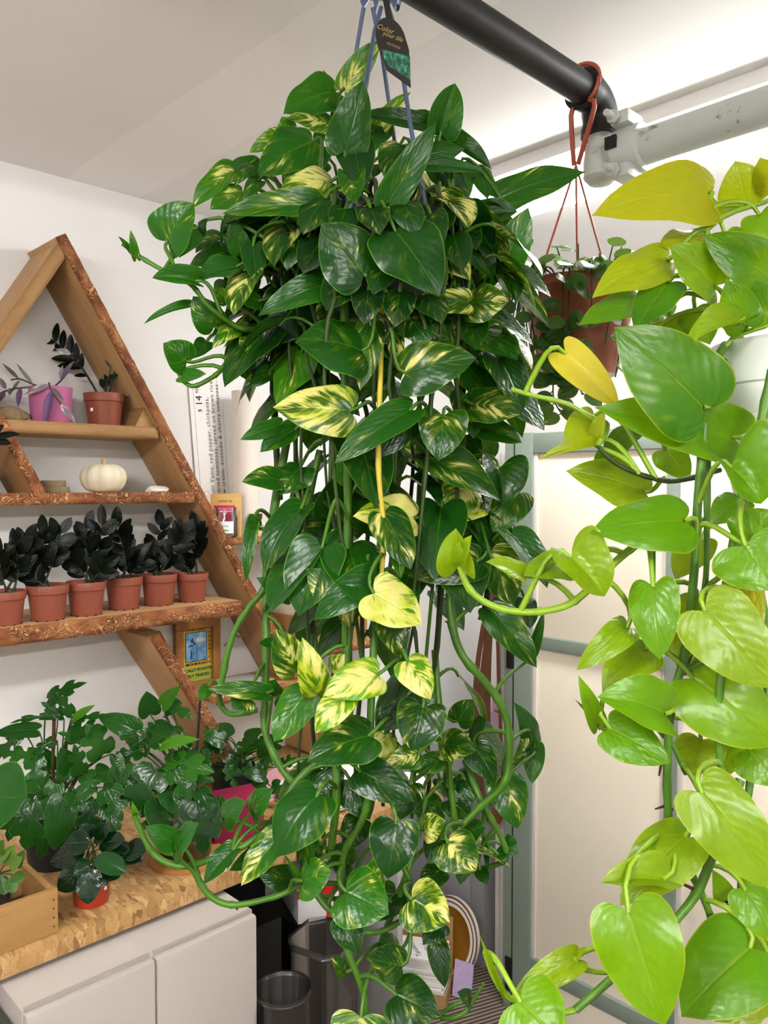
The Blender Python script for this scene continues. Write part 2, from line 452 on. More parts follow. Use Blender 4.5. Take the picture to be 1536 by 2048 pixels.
def tube_fixture(loc, length, label):
    """unseen two-tube batten, shaped bare and hung low to brighten the ceiling"""
    t = empty('unseen_tube_light', loc, label, 'light fixture', 'unseen tube lights behind the camera')
    em = m_emit('lamp_tube', (1.0, 0.985, 0.96), LAMP_ROOM)
    box('batten', Vector(loc) + Vector((-.04, -length / 2, 0)), Vector(loc) + Vector((.04, length / 2, .04)), M['white_trim'], t, .004)
    for s in (-1, 1):
        tube('lamp_tube', [Vector(loc) + Vector((s * .045, -length / 2 + .03, -.022)), Vector(loc) + Vector((s * .045, length / 2 - .03, -.022))], .016, em, t, 14)
        tube('drop_rod', [Vector(loc) + Vector((0, s * length * .35, .038)), (loc[0], loc[1] + s * length * .35, CEIL_Z)], .005, M['white_trim'], t, 8)
        box('lamp_holder', Vector(loc) + Vector((-.065, s * (length / 2 - .015) - .012, -.045)), Vector(loc) + Vector((.065, s * (length / 2 - .015) + .012, .006)), M['white_trim'], t, .003)
tube_fixture((-0.30, -0.85, 2.08), 1.22, 'first unseen tube light behind the camera, hung bare to brighten the ceiling')
tube_fixture((1.20, -0.30, 2.08), 1.22, 'second unseen tube light behind the camera, hung bare to brighten the ceiling')

# ------------------------------------------------------------------ pipes under the ceiling
PX, PZ, PR = -0.736, 2.205, 0.0255
mp = NT('black_iron_pipe'); _f = mp.noise(mp.coord(), 30, 4)
mp.base(mp.mix(_f, srgb('#121110'), srgb('#221F1C')), 0.5, 0.3); mp.bump(_f, 0.1, 0.002); M['blackpipe'] = mp.m
mp = NT('white_painted_pipe'); _c = mp.coord(); _f = mp.noise(_c, 14, 5, 0.7); _g = mp.noise(_c, 60, 3)
_k = mp.math('MULTIPLY', mp.ramp(_f, [(0.62, K3), (0.70, W3)]), mp.ramp(_g, [(0.45, K3), (0.6, W3)]))
mp.base(mp.mix(_k, srgb('#BFC2BC'), srgb('#6A4A38')), 0.4, 0.4); mp.bump(_f, 0.15, 0.002); M['whitepipe'] = mp.m
PY = on(1190, 205, 2, PZ).y
t = empty('black_pipe', (PX, PY, PZ), 'black iron pipe running under the ceiling to an elbow', 'pipe')
tube('pipe_run', [(PX, ROOM_Y, PZ), (PX, -0.5, PZ), (PX, PY - 0.035, PZ)], PR, M['blackpipe'], t, 20)
elb = [Vector((PX, PY - 0.04 + 0.042 * math.sin(a), PZ - 0.042 * (1 - math.cos(a)))) for a in [k * math.pi / 2 / 7 for k in range(8)]]
elb = [elb[0] - Vector((0, 0.012, 0))] + elb + [elb[-1] - Vector((0, 0, 0.012))]
tube('elbow', elb, [PR * 1.22] * 2 + [PR * 1.17] * 6 + [PR * 1.22] * 2, M['blackpipe'], t, 20)
ex, ey, ez = elb[-1]
for e_, ax in ((elb[0], (0, 1, 0)), (elb[-1], (0, 0, 1))):
    tube('elbow_collar', [Vector(e_) - Vector(ax) * 0.006, Vector(e_) + Vector(ax) * 0.006], PR * 1.32, M['blackpipe'], t, 20)

WZ = on(1290, 293, 1, ey).z
t = empty('white_pipe', (ex, ey, WZ), 'white painted pipe with a bolted clamp below the black elbow', 'pipe')
tube('riser', [(ex, ey, ez + 0.004), (ex, ey, WZ - 0.012)], 0.021, M['whitepipe'], t, 18)
lathe('riser_collar', [(0.0, 0.014), (0.026, 0.014), (0.027, 0.008), (0.027, -0.006), (0.022, -0.012)], M['whitepipe'], t, 18, (0, 0, ez - WZ - 0.034))
lathe('riser_cap', [(0.026, 0.03), (0.029, 0.012), (0.029, -0.016), (0.02, -0.026), (0.0, -0.03)], M['whitepipe'], t, 18, (0, 0, -0.012))
bx_ = ex + 0.075
tube('pipe_run', [(bx_, ey, WZ), (0.6, ey, WZ), (ROOM_X, ey, WZ)], 0.0285, M['whitepipe'], t, 22)
tube('outlet', [(ex + 0.01, ey, WZ), (bx_ + 0.01, ey, WZ)], 0.024, M['whitepipe'], t, 18)
def ringx(x, r): return Vector((x, ey, WZ)), r
pts = [(ex + 0.035, 0.030), (ex + 0.036, 0.038), (ex + 0.050, 0.040), (ex + 0.066, 0.040), (ex + 0.082, 0.038), (ex + 0.083, 0.030)]
tube('clamp_ring', [(x, ey, WZ) for x, r in pts], [r for x, r in pts], M['whitepipe'], t, 22)
for sz in (-1, 1):                     # the two bolted ears of the clamp
    bm = bmesh.new()
    bm_box(bm, (ex + 0.058, ey - 0.018, WZ + sz * 0.042), (0.034, 0.05, 0.022), bevel=0.006)
    ear = from_bm('clamp_ear', bm, M['whitepipe'], t, world=True, smooth=True, sharp=40)
    bm = bmesh.new(); y0 = ey - 0.03
    bm_tube(bm, [(ex + 0.052, y0, WZ + sz * 0.042), (ex + 0.052, y0 - 0.042, WZ + sz * 0.042)], 0.0055, 8)
    from_bm('bolt', bm, M['whitepipe'], ear, world=False).location = -Vector(t.location)
    bm = bmesh.new()
    bm_tube(bm, [(ex + 0.052, y0 - 0.014, WZ + sz * 0.042), (ex + 0.052, y0 - 0.024, WZ + sz * 0.042)], 0.011, 6)
    from_bm('nut', bm, M['whitepipe'], ear, world=False).location = -Vector(t.location)
bm = bmesh.new(); bm_tube(bm, [(ex + 0.043, ey - 0.039, WZ + 0.006), (ex + 0.043, ey - 0.044, WZ + 0.006)], 0.014, 4)
from_bm('clamp_slot', bm, M['black'], t, world=True)

# ------------------------------------------------------------------ office partition on the right
YP = 1.89
xa, xb = on(1010, 1400, 1, YP).x, on(1064, 1400, 1, YP).x
xc = on(1338, 1800, 1, YP).x
zt0, zt1 = on(1075, 866, 1, YP).z, on(1075, 906, 1, YP).z
zm0, zm1 = on(1100, 1276, 1, YP).z, on(1100, 1302, 1, YP).z
zb0 = on(1180, 1975, 1, YP).z; zb1 = zb0 - 0.045
t = empty('office_partition', (xa, YP, 0), 'cream panelled office partition with grey green frame', 'partition')
PT = 0.05
def pbox(name, x0, x1, z0, z1, y0, y1, m, bevel=0.002, par=None):
    return box(name, (x0, y0, z0), (x1, y1, z1), m, par or t, bevel)
post = pbox('post', xa, xb, 0.0, zt0 + 0.002, YP - 0.006, YP + PT, M['alu'])
bm = bmesh.new(); bm_box(bm, ((xa + (xb - xa) * 0.36), YP - 0.0065, zt0 / 2), (0.003, 0.002, zt0 - 0.02))
from_bm('groove', bm, M['black'], t, world=True)
for (v0, v1) in ((1298, 1338), (1918, 1985)):
    za, zb_ = on(1022, v0, 1, YP - 0.01).z, on(1022, v1, 1, YP - 0.01).z
    pbox('connector', on(1012, 1400, 1, YP - 0.01).x, on(1026, 1400, 1, YP - 0.01).x, zb_, za, YP - 0.010, YP, M['black'])
xs_ = [xb, xc, xc + 0.52, xc + 1.06, xc + 1.62]
for i in range(4):
    x0, x1 = xs_[i], xs_[i + 1]
    if i: pbox('post', x0 - 0.016, x0 + 0.016, 0.0, zt0, YP - 0.004, YP + PT, M['alu'])
    l, r = x0 + (0.016 if i else 0.0), x1 - 0.016
    pbox('trim_strip', l, l + 0.013, zb0, zt1, YP + 0.001, YP + 0.03, M['alu_light'])
    pbox('trim_strip', r - 0.010, r, zb0, zt1, YP + 0.001, YP + 0.03, M['alu_light'])
    for za, zb_ in ((zt0, zt1), (zm0, zm1), (zb0, zb1)):
        pbox('rail', l, r, zb_, za, YP - 0.003, YP + PT, M['alu'])
    for za, zb_ in ((zt1, zm0), (zm1, zb0), (zb1, 0.015)):
        pbox('panel', l + 0.008, r - 0.008, zb_, za, YP + 0.007, YP + 0.04, M['cream'])
pbox('post', xs_[4] - 0.016, xs_[4] + 0.016, 0.0, zt0, YP - 0.004, YP + PT, M['alu'])
# the white slotted upright behind the partition's end
xw0, xw1 = on(984, 1800, 1, YP + 0.04).x, on(1012, 1800, 1, YP + 0.04).x
t = empty('slotted_upright', ((xw0 + xw1) / 2, YP + 0.07, 0), 'white slotted upright beside the grey green partition post', 'shelf upright')
box('upright', (xw0, YP + 0.055, 0.0), (xw1, YP + 0.085, zt0 - 0.05), M['white_trim'], t, 0.002)
for k in range(26):
    z = 0.35 + k * 0.05
    box('slot', (xw1 - 0.014, YP + 0.052, z), (xw1 - 0.009, YP + 0.056, z + 0.022), M['black'], t)
for fx in (0.30, 0.62):
    box('edge_bead', (xw0 + (xw1 - xw0) * fx, YP + 0.051, 0.0), (xw0 + (xw1 - xw0) * fx + 0.003, YP + 0.056, zt0 - 0.05), M['alu_light'], t)

# ------------------------------------------------------------------ counter and cabinet on the left
CX, CZ, CY1 = -1.39, 0.76, 1.56
tag(box('chipboard_counter', (WALL_X, -1.3, CZ - 0.036), (CX, CY1, CZ), M['osb'], None, 0.0015), 'pale chipboard counter top along the left wall under the plants', 'counter')
KX, KZ = -1.287, 0.712
ky0, kym, ky1 = on(51, 2041, 0, KX).y, on(313, 1915, 0, KX).y, on(515, 1817, 0, KX).y
t = empty('white_cabinet', ((WALL_X + KX) / 2, (ky0 + ky1) / 2, 0), 'low white two-door cabinet under the chipboard counter', 'cabinet')
box('body', (WALL_X + 0.05, ky0, 0.0), (KX - 0.018, ky1, KZ), M['laminate'], t, 0.002)
for a, b in ((ky0, kym), (kym, ky1)):
    box('door', (KX - 0.018, a + 0.0012, 0.012), (KX, b - 0.0012, KZ - 0.004), M['laminate'], t, 0.0055)
    box('door_lip', (KX - 0.024, a + 0.004, KZ - 0.012), (KX - 0.0175, b - 0.004, KZ + 0.001), M['laminate_edge'], t)
t = empty('dark_cabinet', (-1.6, ky0 - 0.33, 0), 'dark grey green cabinet left of the white one', 'cabinet')
mdk = plain('dark_green_laminate', '#3C453C', 0.5, 0.3)
box('body', (WALL_X + 0.05, ky0 - 0.62, 0.0), (KX - 0.02, ky0 - 0.006, KZ - 0.03), mdk, t, 0.003)
box('door', (KX - 0.02, ky0 - 0.61, 0.02), (KX - 0.004, ky0 - 0.012, KZ - 0.04), mdk, t, 0.003)
# counter's far end stands on a panel
tag(box('grey_support_panel', (WALL_X + 0.02, CY1 - 0.05, 0.0), (CX - 0.12, CY1 - 0.03, CZ - 0.036), plain('grey_panel', '#A9A5A3', 0.6, 0.3), None, 0.002), 'grey upright panel carrying the far end of the counter', 'panel')
# ------------------------------------------------------------------ leaves and vines
_OUT = {
 'heart': [(0.03, 0.0, 0.0), (0.20, -0.075, 0.0), (0.48, -0.125, 0.0), (0.77, -0.09, 0.015), (0.94, 0.02, 0.05), (1.0, 0.16, 0.12), (0.97, 0.33, 0.23), (0.87, 0.49, 0.37), (0.70, 0.65, 0.53), (0.46, 0.80, 0.70), (0.22, 0.905, 0.85), (0.07, 0.965, 0.94), (0.0, 1.0, 1.0)],
 'oval': [(0.03, 0.0, 0.0), (0.36, 0.03, 0.01), (0.70, 0.14, 0.07), (0.93, 0.30, 0.18), (1.0, 0.46, 0.33), (0.93, 0.62, 0.50), (0.70, 0.79, 0.68), (0.33, 0.93, 0.87), (0.0, 1.0, 1.0)],
 'lance': [(0.03, 0.0, 0.0), (0.4, 0.08, 0.03), (0.8, 0.22, 0.13), (1.0, 0.36, 0.27), (0.9, 0.54, 0.45), (0.6, 0.74, 0.66), (0.25, 0.90, 0.86), (0.0, 1.0, 1.0)],
 'split': [(0.03, 0.0, 0.0), (0.4, -0.09, 0.0), (0.78, -0.05, 0.02), (0.98, 0.10, 0.07), (0.99, 0.24, 0.14), (0.86, 0.34, 0.2), (0.46, 0.33, 0.25), (0.38, 0.37, 0.29), (0.46, 0.42, 0.33), (0.86, 0.51, 0.38), (0.94, 0.62, 0.45), (0.74, 0.73, 0.52), (0.38, 0.69, 0.57), (0.31, 0.73, 0.62), (0.36, 0.80, 0.68), (0.22, 0.90, 0.82), (0.08, 0.96, 0.93), (0.0, 1.0, 1.0)],

}
_TOPO = {}
def leaf_topo(kind, sub, nj):
    key = (kind, sub, nj)
    if key in _TOPO: return _TOPO[key]
    o = _OUT[kind]
    if sub > 1: o = [tuple(p) for p in catmull(o, sub)]
    n = len(o)
    X, Y, U, V, F = [], [], [], [], []
    for ex, ey, my in o: X.append(0.0); Y.append(my); U.append(0.5); V.append(my)
    def idx(side, i, j): return i if j == 0 else n + (side * n + i) * nj + j - 1
    for side in (0, 1):
        sg = 1 if side == 0 else -1
        for ex, ey, my in o:
            for j in range(1, nj + 1):
                s = j / nj
                X.append(sg * s * ex * 0.5); Y.append(my + (ey - my) * s); U.append(0.5 + sg * 0.5 * s); V.append(my + (ey - my) * s)
    for side in (0, 1):
        for i in range(n - 1):
            for j in range(nj):
                q = (idx(side, i, j), idx(side, i + 1, j), idx(side, i + 1, j + 1), idx(side, i, j + 1))
                F.append(q[::-1] if side == 0 else q)
    _TOPO[key] = (np.array(X), np.array(Y), np.array(U), np.array(V), F, n)
    return _TOPO[key]
TIP = {}
def leaf_shape(kind, sub, nj, chord, W, fold, curl, twist, droop, wave, seed):
    X, Y, U, V, F, n = leaf_topo(kind, sub, nj)
    th = curl if abs(curl) > 1e-3 else 1e-3
    L = chord * (th / 2) / math.sin(th / 2)
    x = X * W; y = Y * L
    ax = np.abs(x); q = 2 * ax / max(W, 1e-6)
    z = ax * math.tan(fold) * (0.6 + 0.4 * np.clip(1 - Y, 0, 1)) - droop * W * 0.5 * q ** 2
    x = x * (1 - 0.35 * abs(math.sin(fold)))
    if wave:
        z = z + wave * W * q ** 2 * np.sin(Y * 9.0 + seed * 6.3 + np.sign(x) * 1.3)
    if twist:
        a = twist * (Y - 0.3); c, s = np.cos(a), np.sin(a)
        x, z = x * c + z * s, -x * s + z * c
    # bend about the local x axis: the tip goes to -z for a positive curl; the chord is laid back on y
    a = th * Y - th / 2
    a0 = -th / 2
    cy = (np.sin(a) - math.sin(a0)) * L / th
    cz = (np.cos(a) - math.cos(a0)) * L / th
    y2 = cy + z * np.sin(a); z2 = cz + z * np.cos(a)
    return np.stack([x, y2, z2], 1), F, U, V
def frame(B, T, nrm):
    y = (T - B).normalized()
    z = nrm - y * nrm.dot(y)
    z = z.normalized() if z.length > 1e-5 else y.orthogonal().normalized()
    x = y.cross(z)
    return Matrix((x, y, z)).transposed()
def bez(a, b, c, d, n=6):
    return [a * (1 - t) ** 3 + b * 3 * t * (1 - t) ** 2 + c * 3 * t * t * (1 - t) + d * t ** 3 for t in [k / n for k in range(n + 1)]]
def leaf(parent, B, T, W, nrm, mat, color, kind='heart', roll=0.0, fold=0.2, curl=0.5, twist=0.0, droop=0.1, wave=0.02, sub=2, nj=4,
         petiole=None, pmat=None, pr=0.0022, name='leaf'):
    """one leaf object: blade and stalk. B, T world points of the blade's base and tip"""
    B, T = Vector(B), Vector(T)
    Rm = frame(B, T, Vector(nrm))
    if roll: Rm = Rm @ Matrix.Rotation(roll, 3, 'Y')
    pts, F, U, V = leaf_shape(kind, sub, nj, (T - B).length, W, fold, curl, twist, droop, wave, color[2])
    verts = pts.tolist(); faces = list(F); nv = len(verts)
    pf = 0
    if petiole:
        inv = Rm.transposed()
        pp = [inv @ (Vector(p) - B) for p in petiole]
        seg = 5; a = None
        for i, p in enumerate(pp):
            t = (pp[min(i + 1, len(pp) - 1)] - pp[max(i - 1, 0)]).normalized()
            a = t.orthogonal().normalized() if a is None else (a - t * a.dot(t)).normalized()
            b = t.cross(a); r = pr * (1.25 - 0.35 * i / (len(pp) - 1))
            for k in range(seg):
                w = 2 * math.pi * k / seg
                verts.append(tuple(p + (a * math.cos(w) + b * math.sin(w)) * r))
        for i in range(len(pp) - 1):
            for k in range(seg):
                k2 = (k + 1) % seg
                faces.append((nv + i * seg + k, nv + i * seg + k2, nv + (i + 1) * seg + k2, nv + (i + 1) * seg + k)); pf += 1
    me = bpy.data.meshes.new(name)
    me.from_pydata(verts, [], faces)
    me.materials.append(mat); me.materials.append(pmat or M['vine'])
    nf = len(faces)
    me.polygons.foreach_set('use_smooth', [True] * nf)
    if pf: me.polygons.foreach_set('material_index', [0] * (nf - pf) + [1] * pf)
    uvl = me.uv_layers.new(name='UVMap')
    li = np.empty(len(me.loops), dtype=np.int32); me.loops.foreach_get('vertex_index', li)
    Ua = np.concatenate([U, np.full(len(verts) - nv, 0.6)]); Va = np.concatenate([V, np.full(len(verts) - nv, 0.5)])
    uvl.data.foreach_set('uv', np.stack([Ua[li], Va[li]], 1).ravel().astype(np.float32))
    o = bpy.data.objects.new(name, me); COL.objects.link(o)
    o.parent = parent
    o.matrix_basis = Matrix.Translation(B - wloc(parent)) @ Rm.to_4x4()
    o.color = (color[0], color[1], color[2], 1.0)
    return o
UPW = Vector((0, 0, 1))
def leaf_mass(parent, items, mat, color, name='inner_foliage'):
    """leaves past the limit, joined into one part: items of (B, T, W, normal, fold, curl, seed)"""
    w = wloc(parent); verts, faces, us, vs = [], [], [], []
    for B, T, W, nrm, fold, curl, sd in items:
        Rm = frame(B, T, nrm); pts, F_, U, V_ = leaf_shape('heart', 1, 2, (T - B).length, W, fold, curl, 0.0, .15, .03, sd)
        R_ = np.array(Rm); q = pts @ R_.T + np.array(B - w); k = len(verts)
        verts.extend(map(tuple, q)); faces.extend(tuple(i + k for i in f) for f in F_); us.append(U); vs.append(V_)
    me = bpy.data.meshes.new(name); me.from_pydata(verts, [], faces); me.materials.append(mat)
    me.polygons.foreach_set('use_smooth', [True] * len(faces))
    U, V_ = np.concatenate(us), np.concatenate(vs); li = np.empty(len(me.loops), dtype=np.int32); me.loops.foreach_get('vertex_index', li)
    me.uv_layers.new(name='UVMap').data.foreach_set('uv', np.stack([U[li], V_[li]], 1).ravel().astype(np.float32))
    o = link(name, me, parent); o.color = (*color, 1.0); o['kind'] = 'stuff'; return o
_wob = random.Random(77)
def vine(parent, pts, rad, m, n=5, name='vine', taper=0.75, wob=0.0):
    p = catmull(pts, n)
    if wob: p = [q + Vector((_wob.uniform(-wob, wob), _wob.uniform(-wob, wob), 0)) if 0 < i < len(p) - 1 else q for i, q in enumerate(p)]; p = catmull(p, 2)
    rr = [rad * (1 - (1 - taper) * i / (len(p) - 1)) * (1.0 + (0.22 if name == 'vine' and i % 7 == 3 else 0.0)) for i in range(len(p))]   # swollen nodes
    return p, tube(name, p, rr, m, parent, 7)
def trace_vines(parent, D0, rows, pool, default):
    for r in rows:
        pts = [atd(u, v, D0 + dz) for u, v, dz in r[0]]
        rad = r[1]; m = M[r[2]] if len(r) > 2 else M[default]
        p, o = vine(parent, pts, rad, m)
        pool.extend(p)
def stalk(pool_np, B, ydir, lo=0.025, hi=0.13, want=0.06, lift=0.015):
    """a petiole from the nearest fitting vine point to a leaf base"""
    S = None
    if pool_np is not None and len(pool_np):
        d = np.linalg.norm(pool_np - np.array(B), axis=1)
        side = (np.array(B) - pool_np) @ np.array(ydir)
        cost = np.abs(d - want) + np.where(side < -0.01, 0.04, 0.0) + np.where((d < lo) | (d > hi), 9.0, 0.0)
        k = int(np.argmin(cost))
        if cost[k] < 5: S = Vector(pool_np[k])
    if S is None:
        S = B - ydir * 0.035 + FWD * 0.03 - UPW * 0.005
    d = (B - S).length
    return bez(S, S + (B - S) * 0.35 + UPW * lift, B - ydir * d * 0.35 + UPW * lift * 0.4, B)
def trace_leaves(parent, D0, rows, pool, matkey, pmat, rng, pr=0.0024, up=0.5, dt0=-0.015, center=None, name='leaf', lift_lum=0.0):
    """rows: (base u, v, tip u, v, apparent width px, depth offset, variegation, lightness[, options])"""
    pool_np = np.array([tuple(p) for p in pool]) if pool else None
    out = []
    for r in rows:
        bu, bv, tu, tv, w, dz, var, lum = r[:8]
        op = r[8] if len(r) > 8 else {}
        db = D0 + dz
        B, T = atd(bu, bv, db), atd(tu, tv, db + op.get('dt', dt0))
        mid = (B + T) / 2
        view = (EYE - mid).normalized()
        y = (T - B).normalized()
        n0 = view * 0.85 + UPW * up
        if center is not None:
            rad = mid - Vector(center); rad.z = 0
            if rad.length > 0.02: n0 = n0 + rad.normalized() * 0.2
        n0 = (n0 - y * n0.dot(y)).normalized()
        roll = math.radians(op.get('roll', rng.uniform(-14, 14)))
        n1 = (Matrix.Rotation(roll, 3, y) @ n0)
        vp = (view - y * view.dot(y)).normalized()
        cs = max(0.62, abs(n1.dot(vp)))
        W = w / FPX * db / cs * 1.13
        fold = math.radians(op.get('fold', rng.uniform(2, 14)))
        curl = math.radians(op.get('curl', rng.uniform(15, 60)))
        B2 = B
        pet = stalk(pool_np, B2, y, want=op.get('pet', 0.055)) if op.get('pet', 1) else None
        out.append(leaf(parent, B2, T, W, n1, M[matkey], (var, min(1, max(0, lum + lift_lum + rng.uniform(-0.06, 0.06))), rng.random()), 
                        kind=op.get('kind', 'heart'), fold=fold, curl=curl, twist=math.radians(op.get('twist', rng.uniform(-18, 18))),
                        droop=op.get('droop', rng.uniform(0.08, 0.34)), wave=op.get('wave', rng.uniform(0.02, 0.075)),
                        petiole=pet, pmat=M[pmat], pr=pr, name=name))
    return out
# ------------------------------------------------------------------ flat lettering as meshes
def text_mesh(s, size, space=1.0, shear=0.0, bold=0.0):
    cu = bpy.data.curves.new('lettering', 'FONT'); cu.body = s; cu.size = size; cu.align_x = 'CENTER'; cu.align_y = 'CENTER'
    cu.space_character = space; cu.shear = shear; cu.resolution_u = 2; cu.offset = bold; cu.extrude = 0.0
    o = bpy.data.objects.new('lettering', cu); COL.objects.link(o)
    dg = bpy.context.evaluated_depsgraph_get()
    me = bpy.data.meshes.new_from_object(o.evaluated_get(dg))
    bpy.data.objects.remove(o); bpy.data.curves.remove(cu)
    return me
def lettering(s, size, origin, xdir, ydir, m, parent, shear=0.0, space=1.0, name='lettering', align=0.0, bold=0.0):
    me = text_mesh(s, size, space, shear, bold)
    me.materials.clear(); me.materials.append(m)
    xdir, ydir = Vector(xdir).normalized(), Vector(ydir).normalized(); z = xdir.cross(ydir)
    o = link(name, me, parent)
    if align:
        xs = [v.co.x for v in me.vertices] or [0]
        origin = Vector(origin) - xdir * (min(xs) if align < 0 else max(xs))
    o.matrix_basis = Matrix.Translation(Vector(origin) - wloc(parent)) @ Matrix((xdir, ydir, z)).transposed().to_4x4()
    return o
# ------------------------------------------------------------------ triangular wall shelves
XS = -1.785
def S(u, v, x=XS): return on(u, v, 0, x)
def board(parent, A, B, th, xb, xf, m, side=1, bark=True, seed=0, name='board', bark_m=None):
    """a plank in the wall plane from A to B (front edge line), thickness th to one side, from xb (wall) to xf (front)"""
    A, B = Vector((0, A.y, A.z)), Vector((0, B.y, B.z))
    d = (B - A); L = d.length; d.normalize()
    nrm = Vector((1, 0, 0)).cross(d) * side
    Rm = Matrix((d, Vector((1, 0, 0)), nrm)).transposed()
    o = Vector((0, A.y, A.z)) + Vector((xb, 0, 0))
    bm = bmesh.new(); D = xf - xb
    bm_box(bm, (L / 2, D / 2, th / 2), (L, D, th), bevel=.0012)
    ob = from_bm(name, bm, m, parent, smooth=True, sharp=40)
    ob.matrix_basis = Matrix.Translation(o - wloc(parent)) @ Rm.to_4x4()
    if bark:
        r = random.Random(seed); bm = bmesh.new()
        n = max(8, int(L / .012)); rows = []
        for i in range(n + 1):
            x = L * i / n
            b = .0015 + .0022 * (0.5 + 0.5 * math.sin(i * 1.7 + seed)) * r.uniform(.5, 1.3)
            rows.append([bm.verts.new((x, D - .001, -.0012)), bm.verts.new((x, D + b * .7, -.0008 + r.uniform(-.0006, .0006))), bm.verts.new((x, D + b + r.uniform(0, .0018), th * .33)), bm.verts.new((x, D + b + r.uniform(0, .0018), th * .68)), bm.verts.new((x, D + b * .6, th + .0008 + r.uniform(-.0006, .0006))), bm.verts.new((x, D - .001, th + .0012))])
        for a, b in zip(rows, rows[1:]):
            for k in range(5): bm.faces.new((a[k], b[k], b[k + 1], a[k + 1])).smooth = True
        bm.faces.new(rows[0]); bm.faces.new(rows[-1][::-1])
        from_bm('bark_edge', bm, bark_m or M['bark'], ob)
    return ob
XB = WALL_X + .001
ap = S(130, 467)
t = empty('triangle_shelf', (WALL_X + .085, ap.y, 1.0), 'large triangular wall shelf of bark edged boards with potted plants', 'shelf')
rb = S(529, 1215)
dirr = (rb - ap); end = ap + dirr * ((CZ + .004 - ap.z) / dirr.z)
board(t, ap, end, .024, XB, XS, M['wood'], -1, True, 1)
lb = S(0, 655); dl = lb - ap; lend = ap + dl * ((CZ + .004 - ap.z) / dl.z)
board(t, ap + dl.normalized() * .012, lend, .028, XB, XS - .004, M['wood'], 1, True, 2, bark_m=M['wood_dark'])
zA = S(200, 849).z; zB = S(200, 986).z
XC = -1.715; zC = on(240, 1230, 0, XC).z
def hboard(z, u0, v0, u1, v1, th, xf, m, seed, bark=True, par=None, xb=XB, bm_=None):
    a, b = on(u0, v0, 0, xf), on(u1, v1, 0, xf)
    a = Vector((0, a.y, z)); b = Vector((0, b.y, z))
    return board(par or t, a, b, th, xb, xf, m, -1, bark, seed, bark_m=bm_)
hboard(zA, -8, 843, 316, 855, .026, XS - .006, M['wood'], 3, True, bm_=M['wood_dark'])
hboard(zB, -700, 985, 388, 985, .024, XS + .004, M['wood'], 4)
hboard(zC, -700, 1330, 483, 1196, .036, XC, M['wood'], 5)
fa, fb = S(2, 822), S(92, 985)
board(t, fa, fb, .022, XB, XS - .002, M['wood_dark'], -1, True, 6)
XE = -1.76
ea, eb = on(318, 1262, 0, XE), on(470, 1505, 0, XE)
de = eb - ea; eend = ea + de * ((CZ + .004 - ea.z) / de.z)
ea2 = ea - de.normalized() * max(0.0, (zC - .037 - ea.z) / -de.normalized().z * -1) if ea.z < zC - .037 else ea + de * ((zC - .038 - ea.z) / de.z)
board(t, ea2, eend, .028, XB, XE, M['wood'], -1, True, 7)
# gusset block in the corner of the upper shelf
bm = bmesh.new(); g0 = S(312, 850, XS - .012)
bm_prism(bm, [(0, 0), (-.055, 0), (-.028, .05)], lambda p, q: Vector((q, g0.y + p[0], zA + .0005 + p[1])), XS - .10, XS - .012)
from_bm('corner_block', bm, M['wood_dark'], t, world=True)

t2 = empty('short_shelf', (WALL_X + .08, 1.35, 1.2), 'short bark edged shelf boards behind the golden pothos', 'shelf')
z1 = S(500, 1074).z; z2 = S(650, 1296).z; z3 = S(430, 1394).z
hboard(z1, 452, 1074, 650, 1070, .018, XS, M['wood'], 8, par=t2)
hboard(z2, 592, 1296, 800, 1290, .02, XS + .01, M['wood'], 9, par=t2)
hboard(z3, 432, 1394, 640, 1380, .02, XS + .004, M['wood'], 10, par=t2)
up = on(640, 900, 0, XS); 
board(t2, Vector((0, S(648, 1000).y, S(648, 1010).z)), Vector((0, S(648, 1000).y + .006, CZ + .004)), .022, XB, XS - .02, M['wood'], -1, False, 11)

# ------------------------------------------------------------------ pots
def pot_mesh(parent, c, r, h, m, rim=True, taper=.74, holes=True, soil='bark_chips', name='pot'):
    c = Vector(c)
    if rim: prof = [(0, 0), (r * taper, 0), (r * taper * 1.01, h * .03), (r * .90, h * .74), (r * .97, h * .76), (r * 1.0, h * .98), (r * .985, h), (r * .93, h * .99), (r * .90, h * .9), (r * .8, h * .3)]
    else: prof = [(0, 0), (r * taper, 0), (r * (taper + .03), h * .02), (r * .985, h * .97), (r, h), (r * .95, h), (r * .92, h * .9), (r * .8, h * .3)]
    o = lathe(name, prof, m, parent, 30, c=c, world=True)
    lathe('soil', [(0, h * .93), (r * .5, h * .92), (r * .91, h * .90)], M[soil], parent, 18, c=c, world=True)
    if holes:
        for k in range(10):
            a = 2 * math.pi * k / 10 + .2
            p = c + Vector((math.cos(a), math.sin(a), 0)) * r * taper * 1.002 + Vector((0, 0, h * .014))
            bm = bmesh.new(); bm_box(bm, p, (r * .10, r * .13, h * .028), Matrix.Rotation(a, 3, 'Z')); from_bm('drain_hole', bm, M['black'], o, world=True)
    return o
def pot_at(u, v_base, w_px, z, x=None):
    """base centre on a board of height z and rim radius, from the pot's pixel column"""
    p = on(u, v_base, 2, z) if x is None else Vector((x, on(u, v_base, 0, x).y, z))
    return p, w_px / 2 / FPX * depth_of(p)
